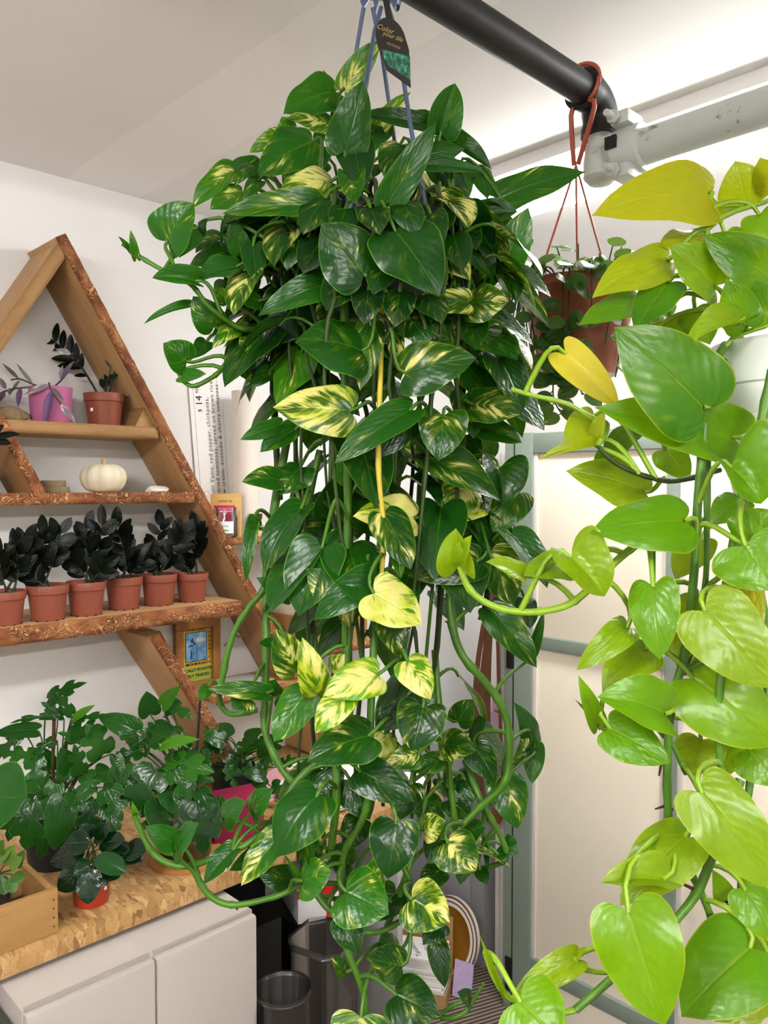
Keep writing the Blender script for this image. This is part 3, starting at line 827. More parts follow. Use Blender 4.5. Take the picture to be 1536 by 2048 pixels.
def zz_stem(parent, p0, p1, n, L, rng, matk='zz', w=.56, lum=(.05, .5), bend=None):
    mid = (p0 + p1) / 2 + (bend or Vector((0, 0, 0)))
    pts = catmull([p0, mid, p1], 5)
    tube('stem', pts, [.0032 * (1 - .6 * i / (len(pts) - 1)) for i in range(len(pts))], M['vine_dark'] if matk != 'zz' else M['zz_stem'], parent, 6)
    ax = (p1 - p0).normalized(); sd = ax.cross(BACK).normalized()
    for k in range(n):
        f = .34 + .66 * k / max(1, n - 1)
        i = min(len(pts) - 1, int(f * (len(pts) - 1))); B = pts[i]
        s = 1 if k % 2 else -1
        dv = (ax * (.75 if k < n - 1 else 3) + sd * s * .75 + BACK * rng.uniform(-.25, .35)).normalized()
        l = L * rng.uniform(.8, 1.15) * (.8 if k < 2 else 1)
        leaf(parent, B, B + dv * l, l * w * rng.uniform(.9, 1.1), BACK * .8 + UPW * .3 + sd * s * rng.uniform(-.3, .5), M[matk], (0, rng.uniform(*lum), rng.random()), kind='oval', fold=rng.uniform(.1, .4), curl=rng.uniform(.0, .5), sub=1, nj=2, pmat=M['vine_dark'])
M['zz_stem'] = plain('dark_stem', '#1E2A16', .5, .3, var=.2)
rng = random.Random(21)
ZZ = [  # rim column, base row, width, stems (tip u, v, leaves), label
 (12, 1252, 78, [(0, 1115, 7), (32, 1100, 8), (50, 1085, 7)], 'potted black leaved plant cut by the left edge of the picture'),
 (96, 1243, 82, [(62, 1110, 7), (90, 1070, 8), (122, 1066, 9), (75, 1150, 4)], 'potted black leaved plant second from the left in the shelf row'),
 (173, 1233, 78, [(140, 1110, 5), (175, 1058, 9), (205, 1050, 8), (205, 1135, 5)], 'tallest potted black leaved plant third in the shelf row'),
 (248, 1221, 75, [(232, 1055, 9), (215, 1120, 5), (262, 1105, 6), (285, 1122, 4)], 'potted black leaved plant with one upright spire fourth in the row'),
 (318, 1213, 72, [(300, 1122, 3), (325, 1115, 3), (362, 1068, 5), (322, 1052, 6)], 'potted black leaved plant with sparse leaning stems fifth in the row'),
 (384, 1206, 66, [(392, 1058, 6), (360, 1072, 5), (374, 1120, 4)], 'potted black leaved plant nearest the slanted shelf leg'),
]
for u, v, w, stems, lab in ZZ:
    p, r = pot_at(u, v - 4, w, zC)
    p.x = min(p.x, XC - r * .78); p.x = max(p.x, WALL_X + r + .004)
    h = r * 1.72
    e = empty('black_zz_plant', p, lab, 'potted plant', 'black leaved plants in terracotta coloured pots')
    pot_mesh(e, p, r, h, M['terra'])
    d = depth_of(p)
    for su, sv, n in stems:
        T = atd(su, sv, d + rng.uniform(-.02, .02))
        T.x = max(T.x, WALL_X + .03)
        B = p + Vector((rng.uniform(-.3, .3) * r, rng.uniform(-.3, .3) * r, h * .9))
        zz_stem(e, B, T, n + 3, .047, rng, bend=Vector((rng.uniform(-.008, .008), rng.uniform(-.008, .008), 0)))
# plant with the arching stem on the upper shelf
p, r = pot_at(209, 846, 80, zA, XS - .075)
e = empty('zz_plant', p, 'potted plant with one long arching leafy stem on the upper shelf', 'potted plant')
pot_mesh(e, p, r, r * 1.66, M['terra'])
d = depth_of(p); rng = random.Random(4)
zz_stem(e, p + Vector((0, -.012, r * 1.5)), atd(88, 668, d), 12, .052, rng, lum=(.1, .6), w=.42, bend=Vector((0, .012, .012)))
zz_stem(e, p + Vector((0, .0, r * 1.5)), atd(222, 735, d), 3, .046, rng, lum=(.5, .9), w=.6)
zz_stem(e, p + Vector((0, .01, r * 1.5)), atd(236, 715, d), 2, .046, rng, lum=(.3, .7), w=.45)
box('price_sticker', p + Vector((r * .30, -r * .86, r * .72)), p + Vector((r * .46, -r * .80, r * .88)), M['paper'], e)
bm = bmesh.new(); bm_tube(bm, [p + Vector((.01, .03, r * 1.64)), p + Vector((.02, .055, r * 1.66)), p + Vector((.02, .064, r * 1.4))], [.0012, .004, .002], 6); from_bm('wilted_flower', bm, plain('wilted', '#7A7480', .8, .1), e, world=True)
# purple striped trailing plant in the pink pot
p, r = pot_at(102, 845, 84, zA, XS - .075)
e = empty('inch_plant', p, 'purple and green striped trailing plant in a pink pot', 'potted plant')
pot_mesh(e, p, r, r * 1.74, M['pink'], False, .86, False)
d = depth_of(p)
def tstem(pts, leaves):
    sp, _ = vine(e, [p + Vector((0, 0, r * 1.66))] + [atd(u, v, d + dz) for u, v, dz in pts], .0021, M['vine_dark'], 4, 'stem')
    for (bu, bv, tu, tv, w, dz, var, lum) in leaves:
        B, T = atd(bu, bv, d + dz), atd(tu, tv, d + dz - .006)
        leaf(e, B, T, w / FPX * d, BACK + UPW * .3, M['trad'], (var, lum, random.random()), kind='lance', fold=.3, curl=.4, sub=1, nj=2, twist=.3)
tstem([(98, 766, -.05), (103, 782, -.055), (122, 808, -.055), (150, 842, -.055)], [(98, 770, 48, 790, 17, -.056, .55, .5), (104, 780, 90, 856, 22, -.056, .1, .02), (122, 808, 152, 846, 15, -.058, .5, .6), (104, 776, 128, 800, 10, -.056, .1, .3)])
tstem([(60, 775, -.02), (25, 778, -.03), (-5, 788, -.03)], [(42, 774, 36, 816, 14, -.03, .1, .03), (20, 776, 20, 792, 10, -.03, .1, .5), (12, 778, 0, 755, 12, -.03, .2, .7), (10, 782, -4, 808, 16, -.03, .1, .15)])
tstem([(70, 770, .0), (40, 758, -.01), (22, 760, -.01)], [(38, 758, 4, 726, 9, -.01, .2, .3), (66, 768, 32, 726, 9, -.01, .3, .6), (40, 760, 20, 790, 8, -.01, .1, .5)])
tstem([(118, 765, .0), (135, 745, .0), (148, 722, .0)], [(122, 760, 148, 722, 13, -.004, .2, .1), (120, 758, 126, 730, 9, -.004, .4, .8), (142, 708, 110, 698, 13, -.004, .5, .7)])
random.seed(3)
# white pumpkin
p, r = pot_at(207, 983, 90, zB, XS - .055)
e = empty('white_pumpkin', p, 'small ribbed white pumpkin on the middle shelf', 'pumpkin')
lathe('body', [(max(0, q_.x), q_.y) for q_ in catmull([(0, .003, 0), (r * .35, .0005, 0), (r * .78, r * .16, 0), (r, r * .60, 0), (r * .92, r * 1.0, 0), (r * .62, r * 1.24, 0), (r * .25, r * 1.25, 0), (0, r * 1.15, 0)], 4)], M['pumpkin'], e, 60, fn=lambda a, q, z: 1 - .11 * (1 - abs(math.sin(a * 5 + .3))) ** 2.4)
tube('stalk', [(0, 0, r * 1.12), (.001, 0, r * 1.34), (.002, .001, r * 1.52)], [.007, .0048, .0055], M['stalk'], e, 9, world=False)
def rock(name, p, s, m, seed, label, cat, flat=.35):
    r = random.Random(seed); bm = bmesh.new(); bmesh.ops.create_icosphere(bm, subdivisions=3, radius=1.0)
    ph = [r.uniform(0, 6) for _ in range(6)]
    for v in bm.verts:
        c = v.co; k = 1 + .16 * math.sin(c.x * 2.3 + ph[0]) + .13 * math.sin(c.y * 3.1 + ph[1]) + .08 * math.sin(c.z * 5 + ph[2] + c.x * 4)
        v.co = Vector((c.x * s[0] * k, c.y * s[1] * k, max(c.z, -flat) * s[2] * k))
    lo = min(v.co.z for v in bm.verts)
    for v in bm.verts: v.co.z -= lo
    o = from_bm(name, bm, m, None, smooth=True); o.location = p; return tag(o, label, cat)
p, r = pot_at(317, 982, 46, zB, XS - .045)
rock('white_stone', p, (.016, r, .013), M['quartz'], 5, 'rough white stone near the end of the middle shelf', 'stone')
mb = plain('mossy_bark', '#7A6A50', .9, .1, var=.35, scale=70, bump=.5)
for k, (u, w, dz) in enumerate(((112, 52, 0.0), (108, 48, .0145))):
    p, r = pot_at(u, 983, w, zB, XS - .06)
    o = lathe('wood_slice', [(0, 0), (r * .97, 0), (r, .003), (r * .99, .012), (r * .95, .0142), (0, .0142)], mb, None, 26, fn=lambda a, q, z, k=k: 1 + .05 * math.sin(a * 3 + k) + .03 * math.sin(a * 7 + z * 300))
    o.location = p + Vector((0, 0, dz)); tag(o, ('lower' if k == 0 else 'upper') + ' of two stacked bark slices left of the white pumpkin', 'wood slice', 'bark slices on the middle shelf')
p, r = pot_at(26, 842, 70, zA, XS - .07)
rock('driftwood_lump', p, (.03, r, .020), mb, 9, 'mossy lump of wood left of the pink pot', 'wood lump', .5)
# dark plant reaching in from the left edge
p, r = pot_at(-48, 984, 70, zB, XS - .06)
e = empty('dark_leaf_plant', p, 'dark leaf reaching in from the left edge below the upper shelf', 'potted plant')
pot_mesh(e, p, r, r * 1.5, M['terra']); d = depth_of(p)
rng = random.Random(2)
for (bu, bv, tu, tv, w) in ((-10, 875, 40, 868, 16), (-12, 872, 8, 850, 18), (-14, 880, 22, 888, 18), (-16, 876, -2, 900, 18)):
    B, T = atd(bu, bv, d - .09), atd(tu, tv, d - .10)
    leaf(e, B, T, w / FPX * d, BACK + UPW * .4, M['zz'], (0, .3, rng.random()), kind='oval', sub=1, nj=2, petiole=bez(p + Vector((0, 0, r * 1.4)), p + Vector((.02, 0, r * 2.2)), B - UPW * .01, B), pmat=M['zz_stem'])

# ------------------------------------------------------------------ printed things on the wall and the short shelf
Yd, Zd = Vector((0, 1, 0)), Vector((0, 0, 1))
p0, p1 = on(376, 752, 0, WALL_X + .006), on(440, 752, 0, WALL_X + .006); q0 = on(398, 1040, 0, WALL_X + .006)
e = empty('menu_board', (WALL_X + .004, p0.y, q0.z), 'long white menu sign with sideways lettering on the left wall', 'sign')
up_ = (p0 - q0).normalized(); rt = Vector((0, up_.z, -up_.y)); wid = (p1 - p0).length * .99; hgt = (p0 - q0).length * 1.12
o0 = p0
def MB(a, b, off=0.0): return o0 + rt * a - up_ * b + Vector((off, 0, 0))
bm = bmesh.new(); bm_prism(bm, [(0, 0), (wid, 0), (wid, hgt), (0, hgt)], lambda p, q: MB(p[0], p[1], q), -.004, 0); from_bm('sheet', bm, M['paper'], e, world=True)
grey = plain('grey_ink', '#8E8C90', .7, .1)
for a in (.012, wid - .012):
    bm = bmesh.new(); bm_prism(bm, [(a, .004), (a + .0008, .004), (a + .0008, hgt - .004), (a, hgt - .004)], lambda p, q: MB(p[0], p[1], q), 0, .0004); from_bm('ruled_line', bm, grey, e, world=True)
ink2 = plain('soft_ink', '#4A484E', .7, .1)
k = wid / .090
lettering('14', .026 * k, MB(.026 * k, .060 * k, .0006), up_, -rt, M['ink'], e)
lettering('$', .014 * k, MB(.026 * k, .084 * k, .0006), up_, -rt, M['ink'], e)
lettering('95', .012 * k, MB(.022 * k, .036 * k, .0006), up_, -rt, M['ink'], e)
lettering('e chili! Yams, red pepper, chickpeas,', .0162 * k, MB(.047 * k, .052 * k, .0006), up_, -rt, ink2, e, align=1, space=1.1)
lettering('sun-dried tomatoes, served on brown rice', .0162 * k, MB(.0625 * k, .012 * k, .0006), up_, -rt, ink2, e, align=1, space=1.1)
lettering('shew cream, avocado & cherry tomatoes', .0162 * k, MB(.078 * k, .020 * k, .0006), up_, -rt, ink2, e, align=1, space=1.1)
lettering('CHILI', .022 * k, MB(.028 * k, hgt - .055 * k, .0006), up_, -rt, M['ink'], e)
bm = bmesh.new()
for j in range(16):
    a, b = 2 * math.pi * j / 16, 2 * math.pi * (j + 1) / 16; cx, cy = .028 * k, hgt - .105 * k
    bm_prism(bm, [(cx + .007 * math.cos(a), cy + .007 * math.sin(a)), (cx + .008 * math.cos(a), cy + .008 * math.sin(a)), (cx + .008 * math.cos(b), cy + .008 * math.sin(b)), (cx + .007 * math.cos(b), cy + .007 * math.sin(b))], lambda p, q: MB(p[0], p[1], q), 0, .0005)
from_bm('round_mark', bm, plain('pale_green_print', '#A9C7A6', .7, .1), e, world=True)

# framed coffee print
fx = WALL_X + .022
c00, c10, c01 = on(352, 1246, 0, fx), on(441, 1230, 0, fx), on(364, 1392, 0, fx)
wid, hgt = (c10 - c00).length, abs(c00.z - c01.z) * .99
e = empty('coffee_picture', (WALL_X + .012, c00.y, c00.z - hgt), 'wood framed yellow and blue coffee print on the wall', 'picture')
tl = Vector((fx, c00.y, (c00.z + c10.z) / 2))
def PF(a, b, off=0.0): return tl + Yd * (a * wid) - Zd * (b * hgt) + Vector((off, 0, 0))
for nm, a0, b0, a1, b1 in (('frame_bar', 0, 0, 1, .13), ('frame_bar', 0, .87, 1, 1), ('frame_bar', 0, .13, .17, .87), ('frame_bar', .83, .13, 1, .87)):
    A, B = PF(a0, b1), PF(a1, b0); box(nm, (fx - .018, A.y, A.z), (fx, B.y, B.z), M['frame_wood'], e, .002)
yel, lime, blu = plain('yellow_print', '#D9AE3C', .6, .2), plain('lime_print', '#A9B84A', .6, .2), NT('blue_print')
_v = blu.coord('Object', (40, 40, 40)); blu.base(blu.ramp(blu.noise(_v, 1.0, 4, .6), [(.3, srgb('#3E78A8')), (.5, srgb('#6FA6CC')), (.62, srgb('#8FBBD8')), (.72, srgb('#E3E6E4'))]), .5)
def sheet(nm, a0, b0, a1, b1, m, off):
    A, B = PF(a0, b1), PF(a1, b0); return box(nm, (fx - .012 + off - .0005, A.y, A.z), (fx - .012 + off, B.y, B.z), m, e)
sheet('print', .17, .13, .83, .87, yel, .0); sheet('print_border', .245, .185, .735, .60, M['ink'], .0005); sheet('blue_picture', .26, .195, .72, .59, blu.m, .001); sheet('print_panel', .17, .665, .83, .87, lime, .0006)
def ptxt(s, size, a, b, x=Yd, y=Zd, m=None, sp=1.0): lettering(s, size, PF(a, b, -.0104), x, y, m or M['ink'], e, space=sp, bold=.00022)
ptxt('LOWER INSANITY', .0088, .5, .158); ptxt('MEDIUM ROAST', .0098, .5, .632); ptxt('LOCALLY ROASTED', .0118, .5, .715); ptxt('FAIRLY TRADED', .0118, .48, .795)
for j, ch in enumerate('ORGANIC'): ptxt(ch, .0108, .785, .215 + j * .058)
ptxt('LOCALLY ROASTED', .0062, .21, .39, Zd, -Yd)
def blob(nm, pts, m, off):
    bm = bmesh.new(); bm_prism(bm, pts, lambda p, q: PF(p[0], p[1], -.012 + q), .0011, .0011 + off); from_bm(nm, bm, m, e, world=True)
blob('painted_bloom', [(.47, .30), (.50, .27), (.55, .265), (.60, .285), (.64, .28), (.65, .31), (.61, .33), (.55, .325), (.50, .335)], plain('pale_bloom', '#D8DCD2', .6, .2), .0002)
for pts in ([(.36, .31), (.39, .27), (.41, .27), (.43, .32), (.48, .35), (.47, .365), (.41, .335), (.38, .33)], [(.31, .37), (.42, .36), (.47, .345), (.47, .36), (.42, .375), (.31, .385)], [(.485, .36), (.50, .36), (.52, .56), (.505, .56)], [(.36, .46), (.38, .43), (.40, .47), (.385, .55), (.35, .55)]):
    blob('painted_stem', pts, plain('dark_blue_paint', '#34487E', .6, .2), .0003)
for a, b in ((.2, .158), (.79, .158), (.2, .632), (.79, .632)): sheet('corner_mark', a - .02, b - .012, a + .02, b + .012, plain('blue_mark', '#4B5FA0', .6, .2), .0008)

# pouch and jar on the short shelf
e = empty('tea_pouch', on(452, 1072, 0, XS - .075), 'kraft paper pouch with pink label on the short shelf', 'pouch')
e.location.z = z1
kraft = plain('kraft_paper', '#D8B06A', .6, .25)
c = e.location; d = depth_of(c); w = 58 / FPX * d; h = 84 / FPX * d
prof = [(-.5, 0), (.5, 0), (.52, .3), (.5, .8), (.55, 1.02), (-.53, .98), (-.5, .75), (-.52, .3)]
rr = (RIGHT - UPW * RIGHT.z).normalized(); ff = rr.cross(UPW)
def FP(a, b, off): return Vector(c) + rr * (a * w) + UPW * (b * h) - ff * off
bm = bmesh.new(); nrow = []
for b, th in ((0, .5), (.25, .55), (.6, .35), (.9, .06), (1.0, .03)):
    nrow.append([bm.verts.new(FP(-.5 - .03 * b, b, -th * .03)), bm.verts.new(FP(.5 + .05 * b, b + .03 * b, -th * .03)), bm.verts.new(FP(.5 + .05 * b, b + .03 * b, th * .03)), bm.verts.new(FP(-.5 - .03 * b, b, th * .03))])
for A, B in zip(nrow, nrow[1:]):
    for k_ in range(4): bm.faces.new((A[k_], A[(k_ + 1) % 4], B[(k_ + 1) % 4], B[k_]))
bm.faces.new(nrow[0]); bm.faces.new(nrow[-1]); from_bm('bag', bm, kraft, e, world=True)
sgn = 1 if (FP(0, 0, 1) - Vector(c)).dot(BACK) > 0 else -1
bm = bmesh.new(); bm_prism(bm, [(-.36, .08), (.36, .08), (.36, .74), (-.36, .74)], lambda p, q: FP(p[0], p[1], sgn * q), .0185, .0192); from_bm('label_print', bm, plain('pink_label', '#D02A6A', .5, .3), e, world=True)
lettering('DRINK ME', .0085, FP(0, .83, sgn * .0105), rr, UPW, M['ink'], e)
e = empty('glass_jar', on(452, 1078, 0, XS - .025), 'small clear glass jar with white label on the short shelf', 'jar'); e.location.z = z1
c = e.location; d = depth_of(c); r = 23 / FPX * d; h = 60 / FPX * d
lathe('jar', [(0, .001), (r * .9, .001), (r, h * .06), (r, h * .72), (r * .9, h * .8), (r * .9, h * .84), (r * .97, h * .86), (r * .9, h * .92), (r * .95, h), (r * .85, h), (r * .84, h * .8), (r * .93, h * .7), (r * .93, h * .08), (0, h * .05)], M['glass'], e, 28)
bm = bmesh.new(); A = []
for k_ in range(7):
    a = math.atan2(-ff.y * -1, -ff.x * -1) + (k_ - 3) * .2 + .25
    bdir = Vector((-ff.x, -ff.y, 0)) if sgn < 0 else Vector((-ff.x, -ff.y, 0))
    a0 = math.atan2(BACK.y, BACK.x) + (k_ - 3) * .24 + .15
    A.append([bm.verts.new(Vector((math.cos(a0) * r * 1.01, math.sin(a0) * r * 1.01, z_))) for z_ in (h * .16, h * .55)])
for a, b in zip(A, A[1:]): bm.faces.new((a[0], b[0], b[1], a[1]))
from_bm('label_print', bm, M['paper'], e)
lp = Vector(c) + Vector((math.cos(math.atan2(BACK.y, BACK.x) + .15), math.sin(math.atan2(BACK.y, BACK.x) + .15), 0)) * r * 1.03
lettering('green', .0075, lp + UPW * h * .40, rr, UPW, plain('navy_ink', '#3A4560', .6, .1), e)
bm = bmesh.new(); bm_prism(bm, [(-.010, .0), (.010, 0), (.008, .003), (.004, .002), (0, .0042), (-.004, .002), (-.008, .003)], lambda p, q: lp + rr * p[0] + UPW * (h * .24 + p[1]) + BACK * q, 0, .0004); from_bm('green_mark', bm, plain('green_print', '#4E9A4E', .6, .1), e, world=True)
# other goods on the short shelf
P_ = on(492, 1066, 0, XS - .10); P_.z = z1
e = empty('paper_roll', P_, 'upright roll of white paper on the short shelf beside the menu sign', 'paper roll')
d = depth_of(P_); r = 27 / FPX * d; h = 285 / FPX * d
lathe('roll', [(r * .55, .0005), (r, .0005), (r, h), (r * .97, h), (r * .94, h * .98), (r * .55, h * .97)], plain('matt_paper', '#DAD2C8', .8, .15, var=.02), e, 30)
lathe('core', [(r * .45, .0008), (r * .55, .0008), (r * .55, h * .985), (r * .45, h * .985), (r * .45, .0008)], M['card'], e, 24)
P_ = on(512, 1070, 0, XS - .05); P_.z = z1
e = empty('purple_goblet', P_, 'dark red glass goblet on the short shelf', 'goblet')
lathe('bowl', [(.004, .030), (.010, .034), (.017, .046), (.018, .06), (.016, .06), (.008, .036)], plain('dark_red_glass', '#4A1F28', .15, .6), e, 24)
lathe('foot', [(0, 0), (.015, 0), (.014, .003), (.004, .006), (.0035, .03), (0, .031)], plain('clear_foot', '#C9BDB8', .2, .5), e, 24)
P_ = on(545, 1068, 0, XS - .02); tag(box('flat_box', (XS - .06, P_.y - .055, z1), (XS - .012, P_.y + .10, z1 + .013), plain('printed_box', '#C9A98C', .6, .2), None, .001), 'flat printed box lying on the short shelf', 'box')
P_ = on(535, 1055, 0, XS - .08); tag(box('white_carton', (XS - .12, P_.y - .02, z1), (XS - .07, P_.y + .025, z1 + .028), M['paper'], None, .001), 'small white carton behind the flat box', 'box')
# cardboard box of papers on the lower board
P_ = on(655, 1292, 0, XS)
e = empty('cardboard_box', (XS - .07, P_.y, z2), 'open cardboard box of papers behind the golden pothos', 'box')
y0, y1 = on(592, 1292, 0, XS).y, on(735, 1292, 0, XS).y; hb = 72 / FPX * depth_of(P_)
for nm, lo, hi in (('side', (XS - .004, y0, z2), (XS - .001, y1, z2 + hb)), ('side', (WALL_X + .012, y0, z2), (WALL_X + .015, y1, z2 + hb)), ('side', (WALL_X + .015, y0, z2), (XS - .004, y0 + .003, z2 + hb)), ('side', (WALL_X + .015, y1 - .003, z2), (XS - .004, y1, z2 + hb)), ('bottom', (WALL_X + .015, y0 + .003, z2), (XS - .004, y1 - .003, z2 + .003))):
    box(nm, lo, hi, M['card'], e)
rng = random.Random(6)
for k_ in range(15):
    yy = y0 + .012 + k_ * .009; hh = hb * rng.uniform(1.0, 1.42)
    tag(box('paper_packet', (WALL_X + .022, yy, z2 + .004), (XS - .008, yy + .0062, z2 + hh), plain('packet_%d' % k_, rng.choice(['#D8D2C0', '#E6E2DC', '#C9C0A8', '#DAD8D4', '#E24E9A' if k_ == 9 else '#D0C8B4']), .7, .2), None), 'paper packet standing in the open cardboard box', 'packet', 'packets in the cardboard box')
P_ = on(445, 1390, 0, XS - .05)
tag(box('red_book', (XS - .10, P_.y - .035, z3), (XS - .004, P_.y + .05, z3 + .012), plain('red_cover', '#B8352C', .5, .3), None, .001), 'red book lying on the lowest short shelf', 'book')
tag(box('grey_magazine', (XS - .09, P_.y - .01, z3 + .0122), (XS - .008, P_.y + .11, z3 + .020), plain('grey_cover', '#9A9690', .5, .3), None, .001), 'grey magazine on top of the red book', 'magazine')
tag(box('olive_book', (XS - .10, P_.y + .06, z3), (XS - .02, P_.y + .15, z3 + .011), plain('olive_cover', '#A39A58', .5, .3), None, .001), 'olive covered book beside the red book', 'book')
# ------------------------------------------------------------------ on the counter
def deep(u, v): return on(u, v, 2, CZ)
def rowleaves(e, d, rows, matk, kind, pmat='vine_dark', pr=.0016, root=None, up=.5, rng=None, gloss=(0, .02)):
    for r_ in rows:
        bu, bv, tu, tv, w, dz, lum = r_[:7]
        B, T = atd(bu, bv, d + dz), atd(tu, tv, d + dz - .012)
        for q in (B, T):
            q.x = max(q.x, WALL_X + .012); q.z = max(q.z, CZ + .006)
        y = (T - B).normalized(); mid = (B + T) / 2
        n0 = (EYE - mid).normalized() * .8 + UPW * up
        W = w / FPX * d * 1.3
        st = Vector(root) + Vector((rng.uniform(-.02, .02), rng.uniform(-.02, .02), 0))
        pet = bez(st, st + UPW * (abs(B.z - st.z) * .6 + .01), B - y * .012 + UPW * .004, B)
        kd = kind
        if kind == 'mix':
            kd = 'split' if rng.random() < .62 else 'heart'
            T = B + (T - B) * 1.22; T.x = max(T.x, WALL_X + .012); T.z = max(T.z, CZ + .006)
        leaf(e, B, T, W, n0, M[matk], (rng.uniform(*gloss), min(1, max(0, lum + rng.uniform(-.1, .1))), rng.random()), kind=kd, fold=rng.uniform(.05, .3), curl=rng.uniform(.2, .8), twist=rng.uniform(-.3, .3), wave=.03, sub=1 if kd == 'split' else 2, nj=3, petiole=pet, pmat=M[pmat], pr=pr)
rng = random.Random(31)
# first split leaf plant, dark square pot
pb = deep(112, 1722)
e = empty('split_leaf_plant', pb, 'bushy split leaf plant in a dark pot beside the wooden crate', 'potted plant', 'split leaf plants on the counter')
d = depth_of(pb); r = 62 / FPX * d
pot_mesh(e, pb, r, r * 1.75, M['blackpot'], False, .8, False, 'soil')
rootp = pb + Vector((0, 0, r * 1.6))
tube('support_stake', [rootp, rootp + Vector((-.01, .0, .10)), atd(108, 1440, d)], .004, M['root'], e, 6)
rows = [(98, 1399, 161, 1371, 32, 0, .3), (125, 1432, 89, 1409, 25, 0, .25), (143, 1428, 117, 1390, 20, 0, .3), (148, 1438, 183, 1415, 17, 0, .9), (150, 1440, 207, 1431, 18, 0, .3), (112, 1433, 35, 1445, 15, 0, .2), (72, 1460, 0, 1468, 28, 0, .25), (40, 1465, -4, 1517, 26, 0, .2), (140, 1470, 196, 1455, 38, -.01, .4), (206, 1508, 178, 1458, 52, -.01, .45), (175, 1480, 125, 1468, 26, 0, .45), (110, 1480, 70, 1502, 20, 0, .3), (75, 1515, 16, 1508, 32, -.01, .4), (70, 1520, 73, 1562, 36, -.02, .4), (60, 1550, 82, 1582, 48, -.03, .35),
 (112, 1568, 97, 1624, 32, -.05, .5), (180, 1574, 133, 1620, 28, -.05, .4), (160, 1548, 150, 1498, 30, -.02, .55), (140, 1540, 124, 1503, 34, -.02, .35), (215, 1580, 239, 1632, 44, -.05, .45), (130, 1600, 110, 1682, 50, -.06, .35), (70, 1600, 54, 1682, 62, -.06, .2), (96, 1620, 84, 1702, 52, -.05, .2), (215, 1610, 226, 1672, 32, -.05, .25), (186, 1600, 170, 1662, 46, -.05, .1), (170, 1550, 190, 1580, 30, -.03, .3), (100, 1540, 80, 1500, 34, 0, .3), (150, 1520, 120, 1560, 36, -.01, .25), (190, 1540, 220, 1560, 32, -.01, .3), (230, 1510, 245, 1560, 22, .0, .3), (150, 1640, 140, 1700, 44, -.04, .12), (50, 1560, 20, 1600, 44, -.03, .3), (40, 1610, 20, 1670, 44, -.03, .2), (120, 1640, 130, 1700, 40, -.05, .15), (200, 1640, 210, 1690, 36, -.04, .15), (90, 1580, 50, 1590, 40, -.04, .3), (150, 1580, 170, 1620, 40, -.05, .2)]
rowleaves(e, d, rows, 'split', 'mix', root=rootp, rng=rng)
# second one, clear pot on a round wooden tray
pb = deep(372, 1716)
e = empty('split_leaf_plant', pb, 'split leaf plant in a clear pot standing on a round wooden tray', 'potted plant', 'split leaf plants on the counter')
d = depth_of(pb); r = 60 / FPX * d
tag(tube('round_tray', [pb + Vector((0, 0, .0005)), pb + Vector((0, 0, .010))], r * 1.22, M['frame_wood'], None, 36), 'thin round wooden tray under the clear pot', 'tray')
pb2 = pb + Vector((0, 0, .0105)); e.location = pb2
pot_mesh(e, pb2, r, r * 1.7, M['bin'], False, .8, False, 'soil')
lathe('root_ball', [(0, .004), (r * .76, .004), (r * .9, r * 1.45), (0, r * 1.5)], M['bark_chips'], e, 24)
rootp = pb2 + Vector((0, 0, r * 1.5))
tube('support_stake', [rootp, atd(394, 1500, d), atd(400, 1400, d)], .003, M['black'], e, 6)
rows = [(272, 1462, 208, 1438, 42, 0, .45), (300, 1428, 294, 1390, 38, 0, .4), (325, 1410, 356, 1379, 28, -.01, .7), (340, 1405, 379, 1434, 24, 0, .35), (330, 1430, 352, 1424, 13, 0, .4), (310, 1450, 352, 1472, 28, 0, .4), (325, 1490, 386, 1481, 24, -.02, .95), (290, 1500, 326, 1478, 34, 0, .45), (332, 1528, 412, 1542, 52, -.02, .5), (350, 1540, 376, 1592, 42, -.04, .45), (310, 1540, 274, 1612, 62, -.04, .15), (265, 1540, 224, 1562, 38, 0, .35), (250, 1530, 214, 1592, 36, -.02, .4), (330, 1600, 342, 1664, 72, -.05, .15), (396, 1600, 406, 1692, 62, -.05, .15), (300, 1610, 306, 1662, 42, -.04, .12), (400, 1580, 416, 1616, 28, -.04, .3), (340, 1580, 356, 1622, 42, -.05, .35), (280, 1500, 240, 1520, 36, .01, .35), (300, 1470, 270, 1490, 34, .01, .35), (360, 1500, 390, 1520, 40, .0, .4), (330, 1560, 300, 1580, 40, -.03, .25), (380, 1540, 420, 1560, 36, -.01, .35), (380, 1560, 390, 1600, 40, -.03, .3), (270, 1560, 250, 1600, 40, -.02, .25), (360, 1610, 372, 1670, 46, -.05, .2), (320, 1480, 300, 1450, 34, .01, .4), (345, 1460, 372, 1490, 28, .0, .4), (430, 1600, 440, 1650, 34, -.03, .2), (250, 1480, 262, 1450, 26, .02, .35)]
rowleaves(e, d, rows, 'split', 'mix', root=rootp, rng=rng)
# third one further along
pb = deep(480, 1620)
pb.x = -1.67; pb.y = on(470, 1600, 0, -1.67).y
e = empty('split_leaf_plant', pb, 'split leaf plant furthest along the counter behind the pink box', 'potted plant', 'split leaf plants on the counter')
d = depth_of(pb); r = 50 / FPX * d
pot_mesh(e, pb, r, r * 1.5, M['blackpot'], False, .8, False, 'soil')
rootp = pb + Vector((0, 0, r * 1.35)); rows = []
for k_ in range(34):
    u, v = rng.uniform(418, 560), rng.uniform(1470, 1600); a = rng.uniform(-.6, 3.7)
    rows.append((u, v, u + math.cos(a) * 34, v - math.sin(a) * 26, rng.uniform(24, 36), rng.uniform(-.06, .04), rng.uniform(.25, .5)))
rowleaves(e, d, rows, 'split', 'mix', root=rootp, rng=rng)
